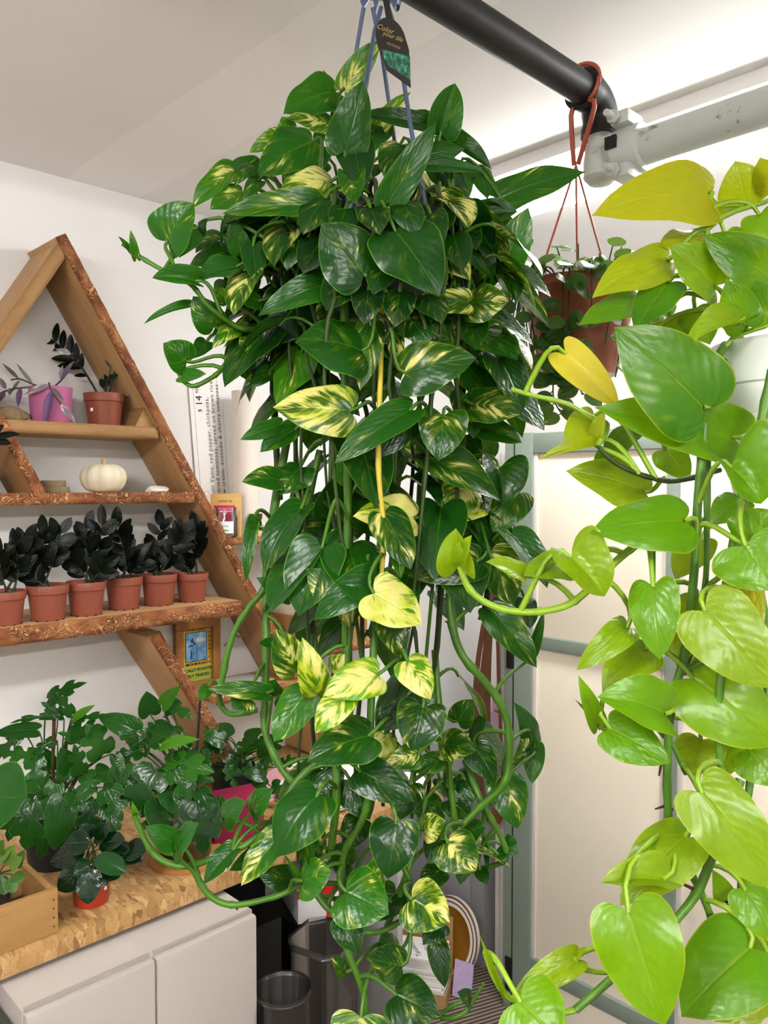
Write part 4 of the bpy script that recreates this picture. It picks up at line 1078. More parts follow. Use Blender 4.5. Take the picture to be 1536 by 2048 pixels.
# glossy plant in the small red pot
pb = deep(183, 1802)
e = empty('glossy_leaf_plant', pb, 'small glossy dark leaved plant in a red orange pot at the counter edge', 'potted plant')
d = depth_of(pb); r = 38 / FPX * d
pot_mesh(e, pb, r, r * 1.55, plain('red_orange_plastic', '#B23A22', .4, .4), False, .84, False, 'soil')
box('price_sticker', pb + Vector((r * .85, .006, r * .8)), pb + Vector((r * .88, .016, r * 1.0)), M['paper'], e)
rootp = pb + Vector((0, 0, r * 1.4))
rows = [(186, 1728, 148, 1750, 34, -.03, .5), (192, 1715, 252, 1745, 36, -.04, .55), (186, 1738, 182, 1775, 30, -.05, .25), (178, 1745, 176, 1808, 36, -.06, .2), (172, 1730, 115, 1780, 44, -.03, .12), (180, 1685, 128, 1688, 42, -.02, .2), (200, 1740, 240, 1755, 32, -.03, .3), (170, 1700, 100, 1725, 40, -.01, .1), (205, 1700, 286, 1720, 40, .0, .1), (200, 1690, 250, 1680, 36, .0, .2), (190, 1680, 220, 1650, 30, .01, .25), (180, 1680, 160, 1650, 34, .01, .15), (196, 1748, 212, 1772, 24, -.05, .15), (210, 1715, 275, 1700, 34, .01, .12), (170, 1720, 130, 1750, 34, -.02, .1), (248, 1700, 292, 1702, 40, .0, .05)]
rowleaves(e, d, rows, 'gloss', 'oval', root=rootp, rng=rng, pr=.0013)
# wooden crate with plants at the left edge
cf = deep(117, 1866)
e = empty('wooden_crate', cf + Vector((-.1, -.1, 0)), 'open pale wooden crate at the left end of the counter', 'crate')
ztop = on(117, 1776, 0, cf.x).z; yb = cf.y; xk = cf.x - .155; ya = cf.y - .36
for nm, lo, hi in (('side_board', (cf.x - .011, ya, CZ + .004), (cf.x, yb - .0002, ztop)), ('side_board', (xk, ya, CZ + .004), (xk + .011, yb - .0002, ztop)), ('end_board', (xk + .0112, yb - .0115, CZ + .003), (cf.x - .0112, yb, ztop - .004)), ('end_board', (xk + .0112, ya, CZ + .003), (cf.x - .0112, ya + .0115, ztop - .004)), ('base_board', (xk + .0005, ya + .0005, CZ + .0005), (cf.x - .0005, yb - .0005, CZ + .0042))):
    bm = bmesh.new(); lo, hi = Vector(lo), Vector(hi); s_ = hi - lo
    c_ = (lo + hi) / 2
    if s_.y > s_.x:      # keep the grain along the board
        bm_box(bm, (0, 0, 0), (s_.y, s_.x, s_.z), bevel=.0012); o = from_bm(nm, bm, M['crate'], e, smooth=True, sharp=40); o.matrix_basis = Matrix.Translation(c_ - wloc(e)) @ Matrix.Rotation(math.pi / 2, 4, 'Z')
    else:
        bm_box(bm, (0, 0, 0), s_, bevel=.0012); o = from_bm(nm, bm, M['crate'], e, smooth=True, sharp=40); o.location = c_ - wloc(e)
for k_ in range(4):
    z = CZ + .015 + k_ * .016; bm = bmesh.new(); bm_tube(bm, [(cf.x - .001, yb - .008, z), (cf.x + .0008, yb - .008, z)], .0016, 8); from_bm('nail', bm, M['root'], e, world=True)
pb = Vector((cf.x - .075, yb - .10, CZ + .0045))
e = empty('variegated_plant', pb, 'low pale leaved plant in a black pot inside the wooden crate', 'potted plant')
r = .045; pot_mesh(e, pb, r, .062, M['blackpot'], False, .8, False, 'soil'); d = depth_of(pb); rootp = pb + Vector((0, 0, .055))
rows = [(20, 1740, 45, 1715, 20, -.02, .5), (10, 1730, 30, 1690, 22, .0, .6), (25, 1750, 48, 1760, 20, -.03, .3), (0, 1720, 22, 1700, 20, .0, .7), (15, 1760, 30, 1785, 22, -.04, .3), (35, 1735, 50, 1700, 18, .0, .3), (0, 1750, 10, 1790, 24, -.03, .2), (-5, 1710, 8, 1680, 20, .0, .5)]
rowleaves(e, d, rows, 'small', 'oval', root=rootp, rng=rng, pr=.0012)
box('care_label', pb + Vector((.03, -.04, .05)), pb + Vector((.031, -.01, .09)), M['paper'], e)
pb = Vector((cf.x - .08, yb - .235, CZ + .0045))
e = empty('round_leaf_plant', pb, 'plant with one huge round green leaf at the left edge of the counter', 'potted plant')
pot_mesh(e, pb, .045, .07, M['blackpot'], False, .8, False, 'soil'); d = depth_of(pb)
B, T = atd(-10, 1590, d - .02), atd(20, 1660, d - .05)
rt_ = pb + Vector((0, 0, .06))
leaf(e, atd(-38, 1590, d - .02), atd(52, 1597, d - .045), 142 / FPX * d, BACK * .8 + UPW * .5, M['split'], (0, .35, .3), kind='oval', fold=.12, curl=.35, wave=.02, sub=3, nj=4, petiole=bez(rt_, rt_ + UPW * .05, atd(-60, 1600, d - .01), atd(-38, 1590, d - .02)), pmat=M['vine'], pr=.003)
leaf(e, atd(-60, 1560, d), atd(-110, 1500, d), .1, BACK + UPW * .5, M['split'], (0, .35, .6), kind='oval', fold=.12, curl=.35, sub=2, nj=3, petiole=bez(rt_, rt_ + UPW * .08, atd(-60, 1580, d), atd(-60, 1560, d)), pmat=M['vine'], pr=.003)
# magenta box, papers, plates further along the counter
q = deep(546, 1668)
bm = bmesh.new(); hh = 84 / FPX * depth_of(q)
bm_box(bm, (0, 0, hh / 2), (.085, .115, hh), bevel=.001); o = from_bm('magenta_box', bm, M['magenta'], None, smooth=True, sharp=40); o.location = Vector((q.x - .055, q.y - .07, CZ)); o.rotation_euler = (0, 0, -.25)
tag(o, 'deep pink cardboard box on the counter behind the trailing vines', 'box')
rng = random.Random(12)
papers = [((-1.615, 1.40), (.24, .18), 9, .15, 'stack of white papers on the counter behind the pothos'), ((-1.55, 1.24), (.20, .10), 6, -.1, 'low stack of white sheets between the plates and the pink box'), ((-1.70, 1.24), (.13, .17), 5, .1, 'pile of pink and white leaflets behind the white papers')]
for (x, y), (sx, sy), n_, a, lab in papers:
    e = empty('paper_stack', (x, y, CZ), lab, 'papers', 'paper stacks on the counter')
    z = .0003
    for k_ in range(n_):
        th = rng.uniform(.003, .007)
        col = '#E6E3E0' if 'pink' not in lab or k_ % 2 else '#D9A0A8'
        bm = bmesh.new(); bm_box(bm, (rng.uniform(-.01, .01), rng.uniform(-.01, .01), z + th / 2), (sx, sy, th * .94), Matrix.Rotation(a + rng.uniform(-.12, .12), 3, 'Z'))
        from_bm('sheet', bm, plain('sheet_%d' % k_, col, .7, .2), e); z += th
for k_ in range(4):
    P_ = Vector((-1.45, 1.475, CZ + .0004 + k_ * .0052))
    o = lathe('white_plate', [(0, 0), (.034, 0), (.052, .008), (.055, .0095), (.054, .0105), (.034, .003), (0, .003)], M['paper'], None, 36); o.location = P_
    tag(o, ('lowest', 'second lowest', 'third', 'topmost')[k_] + ' of four stacked white plates at the counter end', 'plate', 'stack of white plates')

# ------------------------------------------------------------------ straps at the partition's end
hk_ = on(978, 1180, 1, YP - .02)
e = empty('leather_straps', (hk_.x, YP - .02, on(978, 1640, 1, YP - .02).z), 'bundle of brown leather straps hanging beside the partition', 'straps')
def strap(pts, w):
    P = catmull([on(u, v, 1, YP - .02 + dz) for u, v, dz in pts], 5); bm = bmesh.new(); rows_ = []
    for i, p in enumerate(P):
        tng = (P[min(i + 1, len(P) - 1)] - P[max(i - 1, 0)]).normalized(); sd = tng.cross(Vector((0, -1, 0))).normalized() * .92 + Vector((0, .25, 0))
        rows_.append([bm.verts.new(p + sd * w / 2 + Vector((0, t_, 0))) for t_ in (-.0012, .0012)] + [bm.verts.new(p - sd * w / 2 + Vector((0, t_, 0))) for t_ in (.0012, -.0012)])
    for a, b in zip(rows_, rows_[1:]):
        for k_ in range(4): bm.faces.new((a[k_], a[(k_ + 1) % 4], b[(k_ + 1) % 4], b[k_])).smooth = True
    bm.faces.new(rows_[0]); bm.faces.new(rows_[-1]); from_bm('strap', bm, M['leather'], e, world=True, smooth=True, sharp=40)
strap([(985, 1180, 0), (975, 1290, 0), (962, 1400, 0), (957, 1520, 0), (966, 1610, 0), (985, 1640, 0), (1000, 1615, .004), (996, 1560, .008)], .040)
strap([(988, 1180, -.006), (978, 1290, -.006), (975, 1430, -.006), (978, 1540, -.006), (982, 1610, -.006)], .030)
strap([(992, 1180, -.01), (996, 1300, -.01), (1000, 1420, -.012), (1004, 1530, -.012), (1008, 1600, -.008), (996, 1632, -.004)], .016)
strap([(980, 1180, .006), (955, 1330, .006), (949, 1450, .006), (951, 1560, .006), (962, 1612, .006)], .024)
tube('hook', [hk_ + Vector((.012, .10, .012)), hk_ + Vector((.012, .02, .014)), hk_ + Vector((.012, -.022, .010)), hk_ + Vector((.012, -.026, .03))], .003, M['black'], e, 8)
tag(box('pink_sheet', (on(976, 1500, 1, YP + .03).x, YP + .0495, on(980, 1550, 1, YP + .03).z), (on(989, 1500, 1, YP + .03).x, YP + .0515, on(980, 1380, 1, YP + .03).z), plain('pale_pink_paper', '#E8C3DA', .7, .2), None), 'pale pink sheet of paper behind the leather straps', 'paper')

# ------------------------------------------------------------------ under the counter and on the floor
def bin_box(name, cx, cy, w, dpt, h, label, lid=True, rz=0.0, z0=0.0):
    e = empty(name, (cx, cy, z0), label, 'plastic bin', None, rz); t_ = .0025
    bm = bmesh.new()
    lo = [(-w / 2 * .86, -dpt / 2 * .86), (w / 2 * .86, -dpt / 2 * .86), (w / 2 * .86, dpt / 2 * .86), (-w / 2 * .86, dpt / 2 * .86)]
    def ring(k, z, s=.03):
        out_ = []
        for (x, y) in lo:
            X_, Y_ = x * k, y * k
            out_ += [(X_, Y_ - math.copysign(s, y)), (X_ - math.copysign(s, x), Y_)] if (x > 0) == (y > 0) else [(X_ - math.copysign(s, x), Y_), (X_, Y_ - math.copysign(s, y))]
        return [bm.verts.new((a, b, z)) for a, b in out_]
    rs = [ring(1.0, .002), ring(1.06, h * .3), ring(1.12, h * .65), ring(1.16, h)]
    for A, B in zip(rs, rs[1:]):
        for k_ in range(8): bm.faces.new((A[k_], A[(k_ + 1) % 8], B[(k_ + 1) % 8], B[k_]))
    bm.faces.new(rs[0]); from_bm('body', bm, M['bin'], e)
    bm = bmesh.new(); a, b = ring(1.16, h * .985), ring(1.24, h * .985); c, d_ = ring(1.24, h + .006), ring(1.16, h + .006)
    for A, B in ((a, b), (b, c), (c, d_), (d_, a)):
        for k_ in range(8): bm.faces.new((A[k_], A[(k_ + 1) % 8], B[(k_ + 1) % 8], B[k_]))
    from_bm('rim', bm, M['bin'], e); return e
pA = atd(566, 1975, 1.62); pB = atd(648, 1875, 1.85)
e = empty('round_tub', (pA.x, pA.y, 0), 'round clear plastic tub under the counter beside the white cabinet', 'plastic tub')
rA = 54 / FPX * 1.62
lathe('wall', [(0, .003), (rA * .85, .002), (rA * .97, pA.z - .01), (rA, pA.z), (rA * .96, pA.z - .004), (rA * .82, .008)], M['bin'], e, 36)
lathe('rim', [(rA * .98, pA.z - .008), (rA * 1.05, pA.z - .008), (rA * 1.05, pA.z + .002), (rA * .98, pA.z + .002)], M['bin'], e, 36)
bin_box('storage_bin', pB.x, pB.y, .135, .135, pB.z, 'tall clear plastic bin under the counter below the red and white box', rz=.3)
pK = atd(560, 1830, 1.98)
tag(box('black_crate', (WALL_X + .06, 1.0, 0.0), (-1.56, 1.16, .50), M['black'], None, .006), 'black storage crate in the shadow under the counter', 'crate')
tag(box('black_bag', (WALL_X + .10, .955, .505), (-1.60, 1.15, .68), plain('black_cloth', '#101012', .8, .1, var=.3), None, .03), 'black cloth bag on the crate under the counter', 'bag')
# red and white carton resting on a second crate
pR = atd(632, 1852, 2.0)
tag(box('dark_crate', (pR.x - .19, pR.y - .03, 0.0), (pR.x - .0, pR.y + .14, pR.z - .002), M['black'], None, .006), 'dark crate behind the clear bin under the counter', 'crate')
e = empty('red_white_carton', (pR.x - .09, pR.y + .055, pR.z), 'white carton with red stripe and barcode under the counter', 'box', None, -.35)
bm = bmesh.new(); bm_box(bm, (0, 0, .042), (.16, .12, .084), bevel=.001); from_bm('carton', bm, M['paper'], e, smooth=True, sharp=40)
red = plain('red_print', '#C4201C', .5, .3)
box('red_stripe', (.0795, -.06, .064), (.0806, .06, .0842), red, e, world=False); box('red_stripe', (.0795, .015, .0), (.0806, .028, .064), red, e, world=False)
for k_ in range(9): box('barcode_bar', (.0803, .034 + k_ * .0024, .012), (.0808, .0352 + k_ * .0024 + .0004 * (k_ % 3), .052), M['ink'], e, world=False)
# card box, gold tray and envelope on the carpet
pc = on(842, 1985, 2, 0.0)
e = empty('card_box', (pc.x, pc.y, 0), 'open carton of white cards on the carpet under the counter end', 'box', None, .55)
for nm, lo, hi in (('side', (-.09, -.07, .002), (-.087, .07, .19)), ('side', (.087, -.07, .002), (.09, .07, .045)), ('side', (-.087, -.07, .002), (.087, -.067, .045)), ('side', (-.087, .067, .002), (.087, .07, .21)), ('bottom', (-.087, -.067, .001), (.087, .067, .004))): box(nm, lo, hi, M['card'], e, world=False)
inv = Matrix.Rotation(.55, 3, 'Z')
for k_ in range(16):
    bm = bmesh.new(); bm_box(bm, (0, 0, 0), (.155, .115, .0072)); o = from_bm('white_card', bm, plain('card_stock', '#DAD6D2', .7, .2) if k_ == 0 else bpy.data.materials['card_stock'], None)
    o.location = Vector((pc.x, pc.y, .0085 + k_ * .0086)) + inv @ Vector((rng.uniform(-.004, .004), rng.uniform(-.004, .004), 0)); o.rotation_euler = (0, 0, .55 + rng.uniform(-.03, .03))
    tag(o, 'white card in the stack inside the open carton on the floor' if k_ < 15 else 'topmost white card with handwriting in the carton on the floor', 'card', 'cards in the floor carton')
topc = o
xd, yd = inv @ Vector((0, 1, 0)), inv @ Vector((-1, 0, 0))
o0_ = Vector(topc.location) + Vector((0, 0, .0042))
for s_, dy in (('Tandoor', -.02), ('59 x 9', .012), ('48 pcs', .035)):
    lettering(s_, .024 if dy < 0 else .015, o0_ + yd * -dy, xd, yd, plain('pen_ink', '#5A5860', .7, .1), topc, .2)
bpy.context.view_layer.update()
pg = on(868, 1966, 2, 0.0)
e = empty('gold_tray', (pg.x, pg.y + .03, 0), 'gold lined round tray with ringed rim leaning on the grey wall stand-in', 'tray')
def oval(k, off):   # a tilted oval leaning back
    return [Vector((k * .118 * math.cos(a), off + .035 * (k * math.sin(a) + 1), .118 + k * .117 * math.sin(a))) for a in [2 * math.pi * j / 40 for j in range(40)]]
def ringmesh(nm, k0, o0__, k1, o1, m):
    bm = bmesh.new(); A = [bm.verts.new(v) for v in oval(k0, o0__)]; B = [bm.verts.new(v) for v in oval(k1, o1)]
    for j in range(40): bm.faces.new((A[j], A[(j + 1) % 40], B[(j + 1) % 40], B[j])).smooth = True
    return from_bm(nm, bm, m, e)
bm = bmesh.new(); A = [bm.verts.new(v) for v in oval(.74, .012)]; bm.faces.new(A); from_bm('gold_face', bm, plain('gold_foil', '#B8842A', .3, .5, .7), e)
dkb, pal = plain('dark_ring', '#5E463A', .7, .2), plain('pale_ring', '#C9BFB6', .6, .2)
ringmesh('ring', .74, .012, .78, -.004, plain('gold_rim', '#9A6A22', .35, .5, .6)); ringmesh('ring', .78, -.004, .86, -.004, pal); ringmesh('ring', .86, -.004, .90, -.003, dkb); ringmesh('ring', .90, -.003, .95, -.002, pal); ringmesh('ring', .95, -.002, 1.0, .0, dkb); ringmesh('ring', 1.0, .0, .98, .014, pal)
pe = on(926, 1996, 2, 0.0)
e = empty('lilac_envelope', (pe.x, pe.y, 0), 'lilac printed envelope in a clear sleeve leaning by the gold tray', 'envelope', None, .25)
bm = bmesh.new(); bm_box(bm, (0, .0, .055), (.062, .004, .105), Matrix.Rotation(-.2, 3, 'X')); from_bm('envelope', bm, plain('lilac_print', '#A898B8', .5, .3, var=.25, scale=60), e)
bm = bmesh.new(); bm_box(bm, (0, -.004, .012), (.064, .002, .02), Matrix.Rotation(-.2, 3, 'X')); from_bm('yellow_band', bm, plain('yellow_band', '#C99A2E', .5, .3), e)
# cabinet shape standing in for the grey, shaded wall behind the tray
gy = 1.985; gx1 = on(968, 1800, 1, gy).x
e = empty('grey_wall_stand_in', ((WALL_X + gx1) / 2, gy + .19, 0), 'low grey cabinet shape standing in for the shaded wall behind the gold tray', 'cabinet')
gm = plain('grey_wall_shade', '#8E8C8E', .5, .35, var=.03)
box('body', (WALL_X + .01, gy, 0.0), (gx1, WALL_Y - .02, .70), gm, e, .003)
box('door', (WALL_X + .014, gy - .012, .03), (gx1 - .05, gy, .69), gm, e, .002)
box('handle', (gx1 - .085, gy - .026, .40), (gx1 - .072, gy - .012, .52), M['alu_light'], e, .002)
# ------------------------------------------------------------------ the big golden pothos
rng = random.Random(11)
GD = 1.04
gc = atd(752, 520, GD)
gp = empty('golden_pothos', (gc.x, gc.y, 0.85), 'large golden pothos with variegated trailing leaves in a dark hanging basket', 'plant')
rim_z = on(752, 452, 1, gc.y).z; rim_z = atd(752, 452, GD).z
bot_z = atd(752, 640, GD).z
gl = Vector((gc.x, gc.y, 0)); PRAD = 0.098
pot = lathe('basket', [(0.0, bot_z), (0.066, bot_z), (0.070, bot_z + 0.008), (PRAD - 0.006, rim_z - 0.016), (PRAD + 0.003, rim_z - 0.014), (PRAD + 0.004, rim_z), (PRAD - 0.004, rim_z), (PRAD - 0.008, rim_z - 0.02), (0.06, bot_z + 0.02)], M['blackpot'], gp, 48, c=gl,
            fn=lambda a, r, z: 1.0 + 0.012 * math.cos(a * 24), world=True)
lathe('soil', [(0.0, rim_z - 0.012), (0.05, rim_z - 0.014), (PRAD - 0.008, rim_z - 0.02)], M['soil'], gp, 24, c=gl, world=True)
# hanger: a clip over the black pipe, a plate and four straps to the rim
hx = Vector((PX, on(755, -60, 0, PX).y, 0))
hz = atd(752, 18, GD).z
hp = Vector((gc.x, gc.y, hz))
hang_y = gc.y
hk = [Vector((PX, hang_y, PZ)) + Vector((0.032 * math.sin(a), 0, 0.032 * math.cos(a))) for a in [math.radians(k) for k in range(-150, 131, 20)]]
hk += [Vector((PX + 0.012, hang_y, PZ - 0.055)), Vector((gc.x, gc.y, hz + 0.055))]
tube('hanger_hook', hk, [0.0045] * (len(hk)), M['bluehang'], gp, 8)
bm = bmesh.new()
prof = [(-0.013, 0.058), (0.013, 0.058), (0.016, 0.03), (0.020, 0.004), (0.016, -0.006), (0.008, 0.006), (0.004, 0.006), (0.0, -0.008), (-0.004, 0.006), (-0.008, 0.006), (-0.016, -0.006), (-0.020, 0.004), (-0.016, 0.03)]
bm_prism(bm, prof, lambda p, q: hp + RIGHT * p[0] + UPW * p[1] + BACK * q, -0.002, 0.002)
from_bm('hanger_plate', bm, M['bluehang'], gp, world=True)
for k, dv in enumerate((-RIGHT * .55 + FWD * .8, RIGHT * .5 + FWD * .85, -RIGHT * .35 + BACK * .9, RIGHT * .6 + BACK * .75)):
    a = math.atan2(dv.y, dv.x)
    top = hp + RIGHT * (0.016 * math.cos(a)) - UPW * 0.004
    e = gl + Vector((math.cos(a) * PRAD, math.sin(a) * PRAD, rim_z - 0.006))
    tube('hanger_strap', [top, top.lerp(e, 0.15) + Vector((math.cos(a), math.sin(a), 0)) * 0.006, top.lerp(e, 0.6), e], 0.0028, M['bluehang'], gp, 6)

GV = []      # sample points on the vines
F = lambda **k: k
V = lambda pts, r=0.0048, m='vine': (pts, r, m)
rows = [
 V([(560, 520, .02), (548, 640, .04), (548, 780, .05), (553, 900, .06), (560, 1000, .06)], .0058, 'vine_dark'),
 V([(690, 560, -.06), (690, 760, -.07), (696, 960, -.07), (692, 1150, -.07), (690, 1290, -.06)], .0058),
 V([(764, 600, -.06), (762, 720, -.08), (757, 930, -.11), (768, 1060, -.11), (762, 1160, -.11)], .0036, 'vine_yellow'),
 V([(640, 900, .0), (600, 1050, .0), (530, 1175, -.02), (498, 1215, -.02), (465, 1272, -.02), (446, 1350, -.02), (439, 1400, -.02), (462, 1428, -.02), (515, 1420, -.02)], .0048),
 V([(590, 800, .02), (536, 1100, .02), (533, 1300, .0), (530, 1400, -.01), (530, 1460, -.02), (556, 1525, -.03), (600, 1576, -.04), (672, 1592, -.05)], .0056),
 V([(770, 1000, -.02), (748, 1290, -.06), (740, 1490, -.08), (737, 1590, -.08), (722, 1645, -.08), (690, 1700, -.08), (684, 1745, -.08), (692, 1785, -.08)], .0052),
 V([(700, 1250, -.03), (674, 1480, -.05), (673, 1600, -.06), (660, 1710, -.05), (640, 1780, -.05)], .006),
 V([(880, 900, .0), (898, 1150, -.03), (905, 1250, -.05), (925, 1310, -.06), (968, 1362, -.06), (1000, 1405, -.06), (1017, 1455, -.06), (1018, 1530, -.06), (1003, 1575, -.06), (962, 1612, -.05), (920, 1655, -.05)], .0056),
 V([(870, 1300, .0), (882, 1480, -.03), (897, 1540, -.03), (905, 1600, -.03), (912, 1670, -.03)], .0048),
 V([(930, 1520, .0), (958, 1592, -.03), (984, 1640, -.03), (1006, 1682, -.03), (1013, 1712, -.03), (1000, 1726, -.03), (962, 1737, -.02), (925, 1747, -.02)], .0042),
 V([(640, 1520, -.04), (590, 1566, -.05), (553, 1632, -.07), (497, 1686, -.09), (440, 1712, -.10), (380, 1731, -.10), (346, 1730, -.10), (312, 1712, -.10), (290, 1680, -.10), (268, 1630, -.10)], .0046),
 V([(390, 1733, -.10), (397, 1760, -.10), (418, 1790, -.10), (450, 1808, -.10), (490, 1808, -.10), (563, 1789, -.09), (598, 1770, -.09), (640, 1765, -.07), (700, 1770, -.06)], .0042),
 V([(560, 640, .03), (527, 656, .0), (488, 658, -.03), (462, 646, -.04), (417, 612, -.06), (386, 573, -.07), (352, 552, -.08), (321, 538, -.08), (274, 510, -.08), (246, 488, -.08)], .0034, 'vine'),
 V([(520, 660, .04), (490, 680, .02), (462, 712, .0), (440, 742, -.01), (417, 759, -.02), (388, 772, -.02), (368, 764, -.02), (358, 748, -.02)], .0036),
 V([(600, 1740, -.05), (647, 1806, -.07), (675, 1838, -.08), (697, 1908, -.09), (720, 1965, -.09), (731, 2010, -.09), (738, 2090, -.09)], .0048),
 V([(676, 1840, -.08), (700, 1858, -.09), (735, 1865, -.09), (769, 1860, -.09), (815, 1834, -.08), (850, 1815, -.06)], .0042),
 V([(850, 1600, -.02), (830, 1690, -.05), (800, 1790, -.07), (775, 1850, -.07), (755, 1910, -.07), (735, 1960, -.07)], .0044),
 V([(880, 2034, -.08), (905, 2036, -.09), (932, 2022, -.09), (950, 1994, -.09), (968, 1968, -.09)], .003),
 V([(790, 1700, -.06), (820, 1790, -.07), (700, 1800, -.06), (640, 1790, -.06), (600, 1775, -.05)], .0036),
 V([(920, 540, .0), (985, 470, .04), (1004, 400, .05)], .003),
 V([(960, 560, .04), (975, 640, .05), (940, 690, .04), (925, 800, .02), (930, 950, .0), (960, 1060, .0), (975, 1180, .0), (960, 1240, .0)], .0046, 'vine_dark'),
]
# older strands coming over the basket's rim and hanging straight down inside the mass
for k in range(22):
    a = 2 * math.pi * k / 22 + rng.uniform(-.1, .1)
    front = Vector((math.cos(a), math.sin(a), 0)).dot(BACK)
    r0 = PRAD + rng.uniform(.004, .016)
    top = gl + Vector((math.cos(a) * (PRAD - .03), math.sin(a) * (PRAD - .03), rim_z - .01))
    out = gl + Vector((math.cos(a) * r0, math.sin(a) * r0, rim_z + rng.uniform(.0, .02)))
    down = gl + Vector((math.cos(a) * (r0 + .01), math.sin(a) * (r0 + .01), rim_z - .12))
    end_z = rng.uniform(1.05, 1.5)
    p1 = gl + Vector((math.cos(a) * (r0 + rng.uniform(-.05, .02)), math.sin(a) * (r0 + rng.uniform(-.05, .02)), (down.z + end_z) / 2 + .1))
    p2 = gl + Vector((math.cos(a) * (r0 - .04) + rng.uniform(-.03, .03), math.sin(a) * (r0 - .04) + rng.uniform(-.03, .03), end_z))
    pp, _ = vine(gp, [top, out, down, p1, p2], rng.uniform(.0022, .0032) if front > .2 else rng.uniform(.003, .0042), M['vine_dark' if front > .2 or k % 2 else 'vine'], wob=.006)
    GV.extend(pp)
trace_vines(gp, GD, rows, GV, 'vine')
F = lambda **k: k
